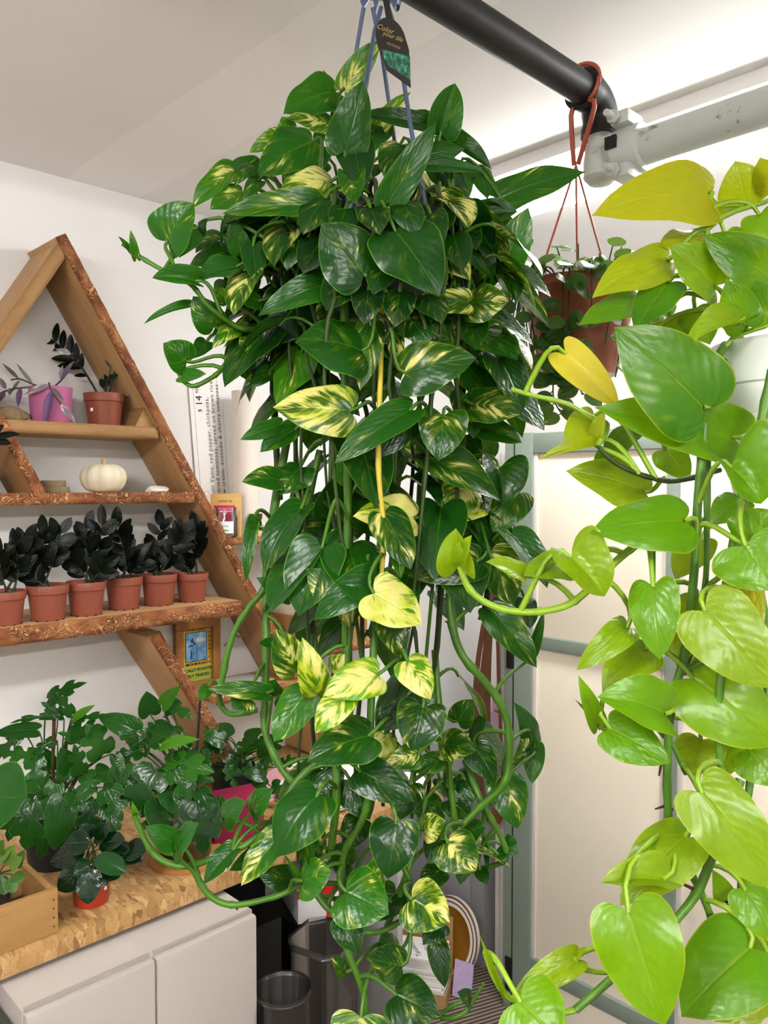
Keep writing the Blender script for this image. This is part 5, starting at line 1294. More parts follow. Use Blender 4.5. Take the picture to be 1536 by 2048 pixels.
G = [
 # crown
 (690, 176, 762, 79, 50, .0, .48, .55, F(roll=10, fold=10, curl=45)), (668, 182, 566, 228, 74, .03, .1, .55, F(curl=40)), (672, 196, 646, 138, 14, .0, 0, .6, F(fold=50)),
 (690, 302, 727, 159, 80, -.115, .06, .3, F(roll=25, curl=20)), (862, 254, 714, 229, 40, .0, 0, .15, F(fold=30)), (750, 280, 822, 184, 42, .04, .5, .6, F(fold=40)),
 (882, 262, 910, 166, 78, .0, .08, .45, F(fold=38, roll=0)), (874, 243, 800, 228, 30, .05, 0, .2), (890, 274, 984, 340, 42, .02, 0, .12, F(fold=35)), (836, 316, 930, 298, 46, .0, .05, .3),
 (777, 402, 872, 246, 62, -.12, .12, .45, F(roll=20, curl=25)), (812, 330, 972, 345, 34, .0, .05, .35, F(fold=30)), (624, 283, 516, 352, 88, -.03, .14, .4, F(curl=35)), (652, 246, 572, 238, 40, .02, .4, .5),
 (568, 276, 498, 306, 42, .0, .35, .6, F(fold=35)), (578, 264, 563, 233, 38, .02, .25, .6), (660, 364, 556, 408, 64, -.07, .5, .42), (636, 412, 444, 428, 58, -.09, .36, .4, F(fold=26, curl=40)),
 (484, 386, 420, 420, 46, .0, .2, .5), (468, 344, 384, 418, 50, .02, .25, .6, F(fold=25)), (500, 328, 470, 372, 34, .0, .1, .35), (516, 338, 460, 326, 42, .03, 0, .45), (516, 362, 490, 402, 30, -.02, .1, .35),
 (706, 360, 712, 410, 64, -.115, .22, .4, F(fold=40)), (704, 272, 722, 382, 76, -.10, 0, .1), (836, 348, 836, 442, 48, -.05, .36, .42), (858, 388, 902, 462, 58, -.04, .4, .4, F(fold=15)),
 (727, 548, 642, 446, 120, -.125, .03, .18, F(roll=0, fold=10, curl=25)), (792, 464, 879, 594, 130, -.13, .06, .2, F(roll=0, fold=14, curl=35)), (664, 566, 516, 632, 62, -.08, .05, .32, F(roll=-12, fold=20, curl=60)),
 (878, 498, 940, 562, 58, -.05, .4, .3), (620, 428, 624, 480, 52, -.05, .2, .25), (700, 414, 640, 432, 52, -.05, .36, .3),
 (760, 250, 690, 330, 60, .03, .1, .3), (800, 290, 770, 360, 66, -.02, .2, .22), (600, 330, 590, 410, 60, .0, .3, .38), (640, 320, 560, 350, 50, .05, 0, .3), (920, 330, 905, 440, 60, .05, .2, .5), (960, 340, 975, 400, 40, .06, 0, .35),
 (740, 330, 700, 400, 54, .0, .1, .15), (880, 330, 930, 420, 52, .04, .1, .4), (560, 300, 540, 360, 50, .04, .1, .4), (520, 400, 470, 470, 50, .04, .1, .45),
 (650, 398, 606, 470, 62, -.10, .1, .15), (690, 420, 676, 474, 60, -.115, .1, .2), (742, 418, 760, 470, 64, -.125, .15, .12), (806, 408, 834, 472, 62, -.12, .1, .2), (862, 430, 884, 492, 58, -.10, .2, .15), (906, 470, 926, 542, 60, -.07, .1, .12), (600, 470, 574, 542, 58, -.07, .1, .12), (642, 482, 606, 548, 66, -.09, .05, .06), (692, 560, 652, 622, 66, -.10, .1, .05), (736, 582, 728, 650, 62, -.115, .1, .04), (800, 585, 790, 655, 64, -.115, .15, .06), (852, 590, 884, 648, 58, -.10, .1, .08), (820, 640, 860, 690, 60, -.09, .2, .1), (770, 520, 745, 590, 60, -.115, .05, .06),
 # left side
 (336, 482, 389, 406, 86, -.06, .16, .55, F(roll=0, fold=18)), (259, 502, 236, 472, 13, -.08, .1, .6, F(fold=45, pet=0)), (273, 516, 261, 459, 19, -.08, .2, .5, F(fold=30, pet=0)),
 (390, 562, 304, 556, 46, -.07, .1, .45, F(fold=40, curl=60)), (378, 612, 287, 649, 20, -.02, 0, .5, F(fold=45, curl=50)), (428, 652, 386, 592, 62, -.03, .15, .5), (373, 723, 326, 686, 62, -.02, .24, .5, F(roll=0)),
 (360, 752, 413, 748, 27, -.02, .15, .5), (396, 458, 358, 516, 38, -.03, .1, .5), (400, 466, 415, 437, 20, -.03, 0, .35), (438, 468, 391, 507, 28, .0, .3, .35), (460, 504, 378, 533, 46, .0, .22, .42),
 (478, 506, 448, 430, 52, .0, .1, .2), (482, 502, 462, 438, 42, -.03, .12, .5), (506, 494, 513, 568, 50, -.06, 0, .15, F(fold=15)), (487, 536, 460, 588, 38, -.04, .6, .5), (472, 534, 387, 563, 42, -.05, 0, .3, F(fold=22)),
 (516, 602, 462, 594, 30, -.04, .1, .5), (456, 604, 438, 574, 32, -.03, .3, .7), (472, 654, 424, 698, 32, -.02, .45, .5), (412, 684, 388, 717, 34, .0, 0, .15), (514, 690, 477, 690, 50, -.02, .36, .5), (494, 746, 468, 737, 30, .0, .3, .5),
 (538, 744, 488, 776, 34, .0, .15, .45), (602, 708, 553, 812, 68, -.02, .12, .6, F(roll=10)), (604, 600, 530, 690, 112, -.02, 0, .02), (540, 470, 580, 530, 60, .0, .2, .3), (560, 420, 520, 480, 56, .02, .2, .45), (590, 440, 560, 520, 40, .02, .1, .3),
 (540, 590, 500, 640, 48, .03, .25, .4), (520, 720, 500, 770, 44, .03, .1, .3), (450, 560, 470, 620, 50, .03, .1, .55), (500, 560, 480, 620, 44, .02, .2, .4),
 # middle
 (724, 702, 589, 685, 108, -.10, .05, .25, F(roll=12, fold=14)), (742, 652, 720, 782, 60, -.09, .3, .28), (812, 746, 954, 716, 98, -.11, .24, .26, F(roll=6, fold=12)), (932, 604, 806, 614, 50, -.07, .5, .25, F(fold=14)), (938, 608, 1018, 602, 70, -.04, .4, .28),
 (1010, 532, 1032, 606, 52, .0, .12, .3, F(fold=35)), (698, 822, 545, 815, 96, -.12, .54, .25, F(roll=-8, fold=8, curl=20)), (818, 822, 668, 928, 66, -.11, .2, .34, F(fold=18)), (826, 836, 736, 922, 62, -.07, .2, .12), (702, 962, 690, 890, 52, -.06, .2, .6, F(curl=20)), (716, 976, 756, 918, 60, -.05, .2, .6),
 (886, 832, 877, 922, 102, -.09, .26, .2, F(roll=0, fold=22)), (947, 810, 1041, 829, 76, -.04, .3, .22, F(fold=18)), (996, 734, 1047, 782, 40, .02, .3, .15), (966, 750, 1051, 834, 32, .03, 0, .1, F(fold=40)), (958, 853, 1044, 886, 54, .0, .15, .25, F(fold=25)),
 (866, 918, 1000, 1002, 78, -.06, .12, .18, F(fold=24)), (998, 938, 1004, 1008, 100, -.03, .1, .16, F(fold=40, roll=-10)), (930, 968, 904, 1040, 78, -.03, .56, .3), (1036, 986, 984, 1066, 76, .0, .3, .42), (962, 1018, 898, 1046, 36, -.02, .85, .6),
 (692, 598, 640, 662, 72, -.03, .25, .12), (910, 690, 848, 648, 72, -.04, .3, .22), (790, 668, 796, 742, 34, -.08, .4, .28), (866, 640, 986, 634, 48, -.02, 0, .05), (932, 690, 1012, 645, 50, .03, .05, .4), (960, 714, 992, 731, 30, .03, 0, .2),
 (1012, 527, 1057, 414, 68, .02, .18, .45, F(roll=0, curl=20)), (952, 442, 1036, 424, 58, .03, .05, .2, F(fold=35)), (1002, 396, 1171, 344, 64, .05, .06, .36, F(fold=14, curl=35, roll=0)),
 (655, 250, 630, 300, 30, .05, 0, .3), (930, 470, 920, 560, 60, .03, .1, .15), (980, 520, 960, 590, 60, .05, .1, .3), (900, 580, 880, 640, 56, .0, .2, .2), (560, 850, 480, 880, 34, .0, .05, .45), (590, 860, 520, 905, 50, .0, .1, .4, F(fold=30)), (560, 960, 483, 964, 46, -.02, .25, .35), (600, 935, 560, 990, 66, -.01, .15, .3),
 # centre below
 (748, 1187, 845, 1250, 98, -.14, .74, .6, F(roll=0, fold=12, curl=25)), (748, 1160, 628, 1240, 78, -.11, 0, .3, F(fold=26)), (682, 1206, 612, 1137, 72, -.09, .3, .34), (644, 1096, 596, 1232, 112, -.09, .1, .28, F(roll=10, fold=16)), (690, 1072, 616, 1122, 44, -.07, .05, .3), (602, 1018, 530, 1146, 64, -.05, .05, .28, F(roll=22, fold=20)),
 (508, 1044, 492, 1166, 32, -.03, .15, .36, F(fold=35)), (514, 1054, 500, 1028, 24, -.03, .1, .5), (578, 1192, 512, 1155, 38, -.03, .1, .4), (604, 1050, 654, 1106, 84, -.02, .2, .1), (770, 1030, 822, 1140, 74, -.11, .25, .2, F(roll=-15)), (792, 1084, 802, 1158, 40, -.10, .15, .6, F(fold=40)),
 (826, 1036, 705, 1033, 76, -.08, .72, .4), (736, 1126, 746, 1182, 40, -.09, 0, .2), (952, 1124, 814, 1152, 80, -.06, .16, .12, F(fold=18)), (980, 1108, 1026, 1212, 88, -.03, .32, .2), (990, 1058, 1036, 1106, 46, .0, .2, .3), (1066, 1126, 1014, 1116, 28, .0, 1.0, .9),
 (985, 1222, 1074, 1336, 72, -.04, .2, .26, F(fold=26)), (1066, 1302, 1088, 1222, 27, .0, 0, .22, F(fold=40, curl=60)), (776, 1234, 802, 1318, 64, -.08, .3, .15), (816, 1323, 862, 1400, 66, -.13, .56, .75, F(roll=0)), (1050, 1200, 1060, 1258, 42, .0, 0, .15),
 (636, 1386, 604, 1274, 62, -.11, .66, .6, F(roll=0, fold=14)), (754, 1350, 646, 1392, 78, -.13, .56, .8, F(roll=0, fold=10)), (690, 1394, 631, 1467, 64, -.14, .56, .8, F(roll=0, fold=18)), (592, 1342, 552, 1257, 68, -.08, .44, .3), (612, 1388, 547, 1484, 72, -.08, .15, .5, F(fold=8)),
 (560, 1422, 632, 1390, 54, -.05, 0, .2), (736, 1472, 614, 1524, 94, -.12, .1, .24, F(fold=18)), (532, 1386, 415, 1378, 40, -.06, .25, .36, F(fold=26)), (546, 1390, 551, 1358, 40, -.03, .1, .3), (416, 1374, 398, 1402, 26, -.06, .1, .5), (492, 1396, 468, 1424, 46, -.04, .3, .4), (666, 1346, 690, 1308, 42, -.06, .6, .5), (562, 1284, 517, 1288, 24, -.02, .1, .4),
 (846, 1416, 823, 1502, 104, -.10, .15, .16, F(fold=24)), (834, 1372, 750, 1462, 92, -.07, .1, .16), (916, 1442, 946, 1398, 52, -.03, .2, .15), (940, 1462, 976, 1442, 42, -.01, 0, .2), (890, 1490, 952, 1502, 62, -.04, .4, .3), (950, 1494, 991, 1566, 58, -.03, .1, .16),
 (1068, 1490, 1027, 1404, 42, .0, .1, .38), (1046, 1512, 1040, 1478, 36, -.03, .4, .5), (1068, 1490, 1064, 1568, 42, .0, .2, .42), (1008, 1556, 1035, 1658, 74, -.02, .2, .4, F(roll=0, fold=8)), (722, 1544, 829, 1604, 78, -.10, .05, .16, F(fold=14)), (836, 1506, 768, 1532, 48, -.08, .3, .3), (880, 1520, 818, 1542, 40, -.05, .2, .25),
 (848, 1660, 892, 1642, 50, -.09, .5, .3), (792, 1648, 776, 1758, 96, -.11, .05, .14, F(roll=0, fold=12)), (896, 1686, 952, 1742, 86, -.10, .36, .2, F(roll=0)), (880, 1680, 858, 1728, 54, -.08, .15, .2), (930, 1666, 976, 1650, 42, -.03, .1, .2), (1004, 1690, 1038, 1706, 44, -.02, .0, .2), (968, 1690, 975, 1742, 15, -.02, 0, .4, F(fold=45)),
 (930, 1560, 946, 1606, 44, -.01, .1, .15), (914, 1552, 950, 1572, 46, .0, .1, .15), (880, 1560, 890, 1596, 30, .0, .1, .25), (700, 1440, 690, 1500, 56, -.04, .3, .4), (770, 1470, 760, 1540, 50, -.05, .7, .5), (650, 1540, 660, 1600, 70, -.04, 0, .15), (700, 1560, 740, 1640, 74, -.05, .05, .15),
 # lower part
 (632, 1594, 556, 1714, 106, -.12, .05, .28, F(roll=14, fold=16)), (556, 1678, 482, 1772, 62, -.11, .4, .42, F(fold=25)), (540, 1700, 458, 1742, 40, -.08, 0, .4), (586, 1760, 516, 1752, 52, -.05, .15, .15), (466, 1700, 408, 1768, 46, -.10, .1, .36, F(fold=28)),
 (447, 1638, 492, 1602, 48, -.11, .05, .42, F(roll=0, fold=5)), (504, 1626, 547, 1577, 46, -.10, .1, .36), (352, 1690, 290, 1652, 46, -.11, 0, .42), (348, 1702, 399, 1646, 44, -.12, 0, .42), (271, 1626, 264, 1602, 16, -.10, .3, .9, F(fold=40, pet=0)),
 (608, 1762, 664, 1742, 74, -.13, .3, .5, F(roll=0, fold=10)), (693, 1784, 778, 1828, 112, -.14, .12, .55, F(roll=0, fold=10, curl=25)), (746, 1776, 758, 1704, 46, -.10, .42, .5), (620, 1722, 599, 1654, 21, -.12, .1, .55, F(fold=50)), (603, 1762, 569, 1708, 13, -.11, 0, .6, F(fold=50)),
 (824, 1800, 900, 1846, 98, -.13, .55, .3, F(roll=0, fold=10, curl=30)), (882, 1846, 846, 1890, 46, -.09, 0, .15), (874, 1888, 890, 1976, 44, -.08, .1, .15), (802, 1932, 733, 1916, 68, -.11, .15, .18), (793, 1990, 880, 2034, 90, -.12, .1, .16, F(roll=0)), (688, 1838, 716, 1908, 62, -.11, .05, .14), (690, 1944, 662, 1914, 28, -.10, .2, .3),
 (722, 2034, 712, 2120, 112, -.12, .5, .5, F(roll=0)), (942, 2002, 914, 1984, 30, -.09, .1, .2), (796, 1902, 758, 1880, 42, -.08, 0, .2), (792, 1786, 738, 1842, 62, -.07, .2, .15), (720, 1640, 690, 1700, 56, -.05, .1, .2), (640, 1690, 600, 1740, 60, -.05, .05, .25), (850, 1600, 880, 1660, 60, -.02, .1, .12), (820, 1570, 800, 1640, 60, -.03, .1, .14), (960, 1740, 975, 1770, 26, -.03, 0, .25), (900, 1600, 940, 1640, 48, -.01, .1, .2),
 (700, 1730, 660, 1690, 50, -.04, .1, .2), (760, 1700, 820, 1730, 58, -.04, .1, .12), (880, 1740, 840, 1780, 50, -.03, .1, .15), (930, 1700, 920, 1770, 44, .0, .1, .2),
]
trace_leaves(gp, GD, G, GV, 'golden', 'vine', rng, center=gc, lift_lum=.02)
# leaves deeper in the mass; the shade inside is painted as darker tones
gv = np.array([tuple(p) for p in GV])
span = [(300, 600, 900), (450, 470, 980), (600, 500, 1010), (750, 560, 990), (900, 580, 1010), (1050, 600, 1030), (1200, 660, 1030), (1350, 640, 1000), (1500, 640, 980), (1650, 620, 950), (1800, 660, 860)]
made = 0; tries = 0
n_vis = 300 - len(G); mass = []
while made < n_vis + 130 and tries < 9000:
    tries += 1
    S = Vector(gv[rng.randrange(len(gv))])
    c = S - EYE; d = c.dot(FWD); u = 768 + FPX * c.dot(RIGHT) / d; v = 1024 - FPX * c.dot(UP) / d
    lo = hi = None
    for (va, la, ha), (vb, lb, hb) in zip(span, span[1:]):
        if va <= v <= vb: k = (v - va) / (vb - va); lo, hi = la + (lb - la) * k, ha + (hb - ha) * k
    if lo is None or not (lo + 25 < u < hi - (25 if made < n_vis else 70)): continue
    if v > 1250 and rng.random() < .35: continue
    a = rng.uniform(0, 2 * math.pi)
    out = (S - gl); out.z = 0
    dirv = (Vector((math.cos(a), math.sin(a), 0)) * .6 + (out.normalized() if out.length > .01 else Vector((1, 0, 0))) * .5).normalized()
    B = S + dirv * rng.uniform(.03, .06) + UPW * rng.uniform(-.01, .03)
    if depth_of(B) < GD - (.075 if made < n_vis else .03): continue
    L = rng.uniform(.06, .10)
    T = B + (dirv * rng.uniform(.3, .9) - UPW * rng.uniform(.4, .9)).normalized() * L
    y = (T - B).normalized()
    if made >= n_vis:
        mass.append((B, T, L * rng.uniform(.75, .95), dirv * .5 + BACK * .6 + UPW * .5, rng.uniform(.05, .3), rng.uniform(.2, .8), rng.random())); made += 1; continue
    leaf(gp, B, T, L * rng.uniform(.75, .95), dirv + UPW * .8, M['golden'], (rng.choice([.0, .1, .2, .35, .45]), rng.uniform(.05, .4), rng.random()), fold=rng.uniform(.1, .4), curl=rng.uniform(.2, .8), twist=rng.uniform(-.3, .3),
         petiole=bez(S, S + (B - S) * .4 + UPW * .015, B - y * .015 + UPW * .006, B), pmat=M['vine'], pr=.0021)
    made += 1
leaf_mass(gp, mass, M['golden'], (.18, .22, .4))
for (a, b, dz) in (((499, 1215), (476, 1211), -.02), ((464, 1270), (492, 1270), -.02), ((464, 1272), (448, 1292), -.02), ((688, 1090), (702, 1086), -.07), ((768, 1064), (782, 1062), -.11), ((1000, 1420), (988, 1420), -.06), ((905, 1245), (890, 1242), -.05), ((496, 1688), (502, 1698), -.09), ((474, 1810), (474, 1820), -.1)):
    p0, p1 = atd(*a, GD + dz), atd(*b, GD + dz)
    tube('aerial_root', [p0, p0.lerp(p1, .5) - UPW * .002, p1], [.0022, .0016, .0008], M['root'], gp, 5)

# printed plant tag on its black stake, pushed into the basket
tb = atd(776, 100, GD - .125)
tg = empty('plant_tag', (tb.x, tb.y, rim_z), 'black plastic plant tag with green leaf picture above the golden pothos', 'plant tag')
ang = math.radians(14)
def TG(p, q):
    x, y = p
    r = Vector((x * math.cos(ang) - y * math.sin(ang), x * math.sin(ang) + y * math.cos(ang)))
    o = atd(789, 102, GD - .125)
    rr = (RIGHT * 0.93 + FWD * 0.36).normalized()
    return o + rr * (r.x / FPX * (GD - .125) * 1.04) + UPW * (r.y / FPX * (GD - .125)) + rr.cross(UPW) * q
arch = [(-30, -38), (-33, 10)] + [(33 * math.cos(a), 22 + 44 * math.sin(a)) for a in [math.pi - math.pi * k / 12 for k in range(13)]] + [(33, 10), (18, -70)]
arch = [(-25, -36), (-33, 12)] + [(-2 + 31 * math.cos(a), 24 + 40 * math.sin(a)) for a in [math.pi - math.pi * k / 12 for k in range(13)]] + [(31, 0), (17, -72)]
bm = bmesh.new(); bm_prism(bm, arch, TG, -.0006, .0006); from_bm('tag_card', bm, plain('tag_black', '#221C1A', .4, .4), tg, world=True)
n = NT('tag_leaf_print'); vv = n.coord('Object', (260, 260, 160), (.3, .5, .2)); q = n.voro(vv, 1.0, 'F1', 0)
n.base(n.ramp(n.noise(vv, 1.2, 4, .6), [(.35, srgb('#0E2A24')), (.5, srgb('#1E5B48')), (.65, srgb('#4C9A78')), (.8, srgb('#A8CDB0'))]), .35); M['tagprint'] = n.m
bm = bmesh.new(); bm_prism(bm, [(-24, -26), (-29, 4), (29.5, -12), (19.5, -58)], TG, .0007, .0010); from_bm('tag_picture', bm, M['tagprint'], tg, world=True)
bm = bmesh.new(); bm_prism(bm, [(-2, 62), (10, 60), (18, 190), (6, 192)], TG, -.0008, .0004); from_bm('stake', bm, M['black'], tg, world=True)
gold = plain('gold_print', '#B09A5A', .4, .4)
def tdir(a, b): return (TG(b, 0) - TG(a, 0)).normalized()
tx, ty = tdir((0, 0), (10, -4)), tdir((0, 0), (4, 10))
lettering('Color', .0086, TG((-11, 42), .0009), tx, ty, gold, tg, .4)
lettering('your life', .0074, TG((2, 27), .0009), tx, ty, gold, tg, .4)
lettering('POTHOS', .0042, TG((0, 9), .0009), tx, ty, gold, tg)
# ------------------------------------------------------------------ the neon pothos at the right
rng = random.Random(5)
ND = 0.86
nc = atd(1592, 800, ND)
npl = empty('neon_pothos', (nc.x, nc.y, 0.9), 'lime yellow neon pothos trailing from a white hanging pot at the right', 'plant')
nl = Vector((nc.x, nc.y, 0))
nr = atd(1530, 690, ND).z; nb = atd(1530, 990, ND).z
R0 = abs(1592 - 1436) / FPX * ND
lathe('pot', [(0.0, nb), (R0 * .72, nb), (R0 * .76, nb + .012), (R0 * .90, nr - .045), (R0 * .94, nr - .043), (R0 * .99, nr - .004), (R0 * 1.03, nr), (R0 * .97, nr), (R0 * .92, nr - .01), (R0 * .8, nb + .02)], M['whitepot'], npl, 40, c=nl, world=True)
lathe('pot_band', [(R0 * .845, nb + .074), (R0 * .872, nb + .077), (R0 * .872, nb + .082), (R0 * .855, nb + .086)], M['whitepot'], npl, 40, c=nl, world=True)
lathe('soil', [(0, nr - .012), (R0 * .93, nr - .016)], M['soil'], npl, 24, c=nl, world=True)
npz = WZ
hookp = Vector((nc.x, ey, WZ))
hk = [hookp + Vector((0, .034 * math.sin(a), .034 * math.cos(a))) for a in [math.radians(k) for k in range(-140, 131, 20)]]
hk += [Vector((nc.x, ey - .02, WZ - .06)), Vector((nc.x, (ey + nc.y) / 2, WZ - .09)), Vector((nc.x, nc.y, nr + .36))]
tube('hanger_hook', hk, .0035, M['whitepot'], npl, 7)
for a in (.2, 1.6, 5.2):
    e = nl + Vector((math.cos(a) * R0, math.sin(a) * R0, nr - .004))
    tube('hanger_strap', [Vector((nc.x, nc.y, nr + .365)), Vector((nc.x, nc.y, nr + .36)).lerp(e, .5), e], .002, M['whitepot'], npl, 6)
NV = []
rows = [
 V([(1450, 690, -.02), (1420, 760, -.06), (1405, 900, -.07), (1395, 1010, -.07), (1390, 1120, -.07), (1372, 1290, -.07), (1345, 1400, -.07), (1335, 1500, -.07), (1336, 1620, -.07), (1350, 1690, -.06), (1368, 1722, -.06), (1402, 1785, -.06), (1424, 1840, -.06)], .0048, 'vine_neon_old'),
 V([(1470, 690, .0), (1425, 800, -.03), (1414, 1000, -.04), (1413, 1130, -.04), (1400, 1250, -.04), (1370, 1340, -.05)], .0036, 'vine_neon_old'),
 V([(1490, 1050, -.05), (1444, 1330, -.09), (1438, 1450, -.09), (1443, 1545, -.09), (1470, 1640, -.08)], .0045, 'vine_neon_old'),
 V([(1545, 740, -.10), (1520, 860, -.10), (1484, 1000, -.10), (1462, 1110, -.09), (1430, 1290, -.08), (1365, 1345, -.07)], .0052, 'vine_neon_old'),
 V([(1480, 1560, -.06), (1432, 1690, -.08), (1395, 1782, -.08), (1345, 1845, -.09), (1290, 1892, -.10), (1225, 1955, -.11), (1150, 2020, -.12)], .005, 'vine_neon_old'),
 V([(1440, 940, -.02), (1350, 962, -.05), (1290, 952, -.06), (1233, 928, -.06), (1195, 892, -.06)], .0028, 'vine_dark'),
 V([(1195, 892, -.06), (1215, 850, -.05), (1184, 836, -.05), (1134, 808, -.05), (1060, 790, -.05), (1022, 778, -.05)], .003, 'vine_lime'),
 V([(1410, 1040, -.03), (1340, 1060, -.06), (1282, 1085, -.08), (1230, 1125, -.09), (1185, 1172, -.09), (1140, 1208, -.09), (1090, 1222, -.09), (1040, 1224, -.09), (985, 1212, -.09), (940, 1180, -.09), (918, 1130, -.09)], .0042, 'vine_lime'),
 V([(1310, 1010, -.04), (1306, 1090, -.06), (1306, 1178, -.07)], .0032, 'vine_neon_old'),
 V([(1306, 1178, -.04), (1295, 1300, -.04), (1300, 1420, -.04), (1318, 1460, -.05), (1345, 1490, -.06), (1372, 1548, -.06)], .0034, 'vine_neon_old'),
 V([(1290, 1892, -.1), (1232, 1940, -.1), (1170, 1938, -.11), (1150, 1912, -.11)], .003, 'vine_lime'),
 V([(1150, 2020, -.12), (1090, 2030, -.12), (1040, 2006, -.12), (1010, 1988, -.12), (985, 1950, -.12), (970, 1905, -.12)], .003, 'vine_lime'),
 V([(1480, 1050, .02), (1540, 1300, .02), (1500, 1560, .0), (1480, 1800, -.02), (1500, 1960, -.02)], .0042, 'vine_neon_old'),
 V([(1500, 690, .04), (1425, 620, .0), (1415, 500, .0), (1414, 412, .0)], .0034, 'vine_lime'),
]
trace_vines(npl, ND, rows, NV, 'vine_neon_old')
G = [
 (1418, 388, 1182, 432, 112, .0, .05, 1.0, F(roll=-10, fold=6, curl=50, pet=.03)), (1492, 405, 1470, 322, 92, .02, .05, .85), (1545, 380, 1520, 315, 60, .0, 0, .9), (1422, 472, 1316, 492, 58, .02, .05, .85), (1336, 522, 1183, 597, 86, .0, 0, .8, F(roll=-5, curl=50)), (1428, 572, 1338, 492, 96, -.02, 0, .62, F(fold=26)),  # upper leaves nearly yellow: backlight put into their tone
 (1545, 556, 1404, 470, 108, -.03, .05, .2, F(fold=22)), (1302, 610, 1156, 652, 62, .0, 0, .22), (1336, 566, 1268, 662, 76, -.02, 0, .08), (1476, 646, 1370, 694, 58, -.05, .1, .66, F(fold=40)), (1492, 652, 1452, 558, 76, -.04, 0, .3), (1132, 708, 1240, 816, 78, -.03, .9, .98, F(fold=30, roll=10)),
 (1406, 814, 1228, 654, 172, -.10, .04, .16, F(roll=0, fold=12, curl=22)), (1464, 874, 1188, 815, 118, -.06, 0, .42, F(roll=-20, fold=20, curl=30)), (1462, 936, 1522, 1008, 150, -.11, 0, .34, F(fold=46, roll=-20)), (1368, 1042, 1179, 1066, 112, -.11, .02, .34, F(roll=0, fold=10)), (1290, 985, 1131, 942, 86, .0, 0, .72),
 (1256, 862, 1189, 964, 52, .02, 0, .1), (1190, 880, 1210, 822, 30, -.05, .1, .82), (1190, 886, 1075, 921, 28, -.05, 0, .8, F(fold=35)), (1188, 832, 1128, 884, 62, -.03, 0, .75), (1142, 1116, 1209, 1193, 120, -.11, .0, .6, F(fold=46, roll=-15)), (1046, 1152, 971, 1124, 42, -.09, 0, .66, F(fold=30)), (1136, 1128, 1046, 1152, 62, -.08, 0, .62),
 (918, 1130, 912, 1056, 84, -.09, .0, .62, F(fold=42, pet=0, roll=0)), (920, 1128, 944, 1070, 34, -.10, .0, .7, F(fold=20, pet=0)), (1491, 1092, 1550, 1182, 152, -.13, .02, .5, F(roll=0, fold=14)), (1502, 1084, 1552, 1020, 104, -.11, 0, .36), (1306, 1174, 1320, 1320, 96, -.11, .03, .45, F(roll=0, fold=16)), (1254, 1256, 1153, 1340, 64, -.09, 0, .6, F(roll=-20, fold=22, curl=85)), (1394, 1202, 1356, 1338, 74, -.05, 0, .7),
 (1410, 1222, 1548, 1378, 146, -.13, .03, .62, F(roll=0, fold=12, curl=25)), (1496, 1170, 1514, 1332, 54, -.09, .5, .9), (1328, 1428, 1194, 1394, 112, -.12, 0, .45, F(roll=0, fold=26)), (1292, 1300, 1204, 1386, 82, -.06, 0, .62), (1222, 1458, 1340, 1527, 92, -.11, .0, .4, F(roll=0, fold=14)), (1196, 1450, 1156, 1350, 42, -.09, 0, .55, F(fold=30)), (1196, 1452, 1149, 1398, 12, -.08, 0, .3, F(fold=45)),
 (1386, 1356, 1545, 1494, 156, -.08, .02, .55, F(roll=0, fold=12)), (1402, 1480, 1380, 1556, 92, -.04, 0, .68), (1404, 1586, 1556, 1780, 134, -.14, .02, .6, F(roll=0, fold=12, curl=25)), (1369, 1674, 1240, 1812, 106, -.10, .03, .66, F(roll=0)), (1325, 1759, 1201, 1765, 74, -.13, 0, .62, F(fold=40)), (1257, 1824, 1330, 2052, 166, -.16, .03, .6, F(roll=0, fold=14, curl=25)),
 (1500, 1896, 1362, 2034, 164, -.10, .02, .25, F(roll=0, fold=12)), (1534, 1950, 1428, 2044, 94, -.06, .1, .75), (1041, 2003, 1128, 2094, 142, -.16, .02, .55, F(roll=0, fold=12)), (1148, 1919, 1021, 1996, 62, -.11, 0, .68, F(fold=26)), (1010, 1990, 957, 1864, 15, -.12, 0, .6, F(fold=50, pet=0)), (1151, 1916, 1176, 1893, 13, -.11, 0, .7, F(pet=0)),
 (1452, 1802, 1424, 1738, 42, -.05, 0, .45), (1490, 1780, 1548, 1886, 74, -.08, .05, .45), (1400, 1640, 1343, 1664, 37, -.08, 0, .6), (1530, 1700, 1480, 1780, 60, -.02, 0, .66), (1500, 1500, 1560, 1570, 96, -.04, 0, .5), (1470, 1470, 1440, 1560, 80, -.02, 0, .66), (1540, 640, 1510, 560, 70, -.03, 0, .3), (1450, 470, 1480, 560, 64, .0, 0, .35), (1520, 430, 1560, 490, 80, .0, 0, .3), (1480, 1000, 1420, 1050, 60, .0, 0, .3), (1400, 1080, 1350, 1160, 72, .0, 0, .7), (1390, 620, 1420, 690, 70, .02, 0, .1), (1340, 640, 1380, 700, 66, .04, 0, .08), (1300, 680, 1270, 740, 60, .04, 0, .2), (1330, 900, 1380, 960, 60, .02, 0, .5), (1440, 820, 1425, 880, 54, .0, 0, .1), (1540, 1840, 1520, 1930, 70, -.02, 0, .6), (1460, 1380, 1500, 1450, 80, .0, 0, .6), (1500, 2000, 1470, 2070, 60, -.04, 0, .55),
]
trace_leaves(npl, ND, G, NV, 'neon', 'vine_lime', rng, pr=.0026, center=nc)
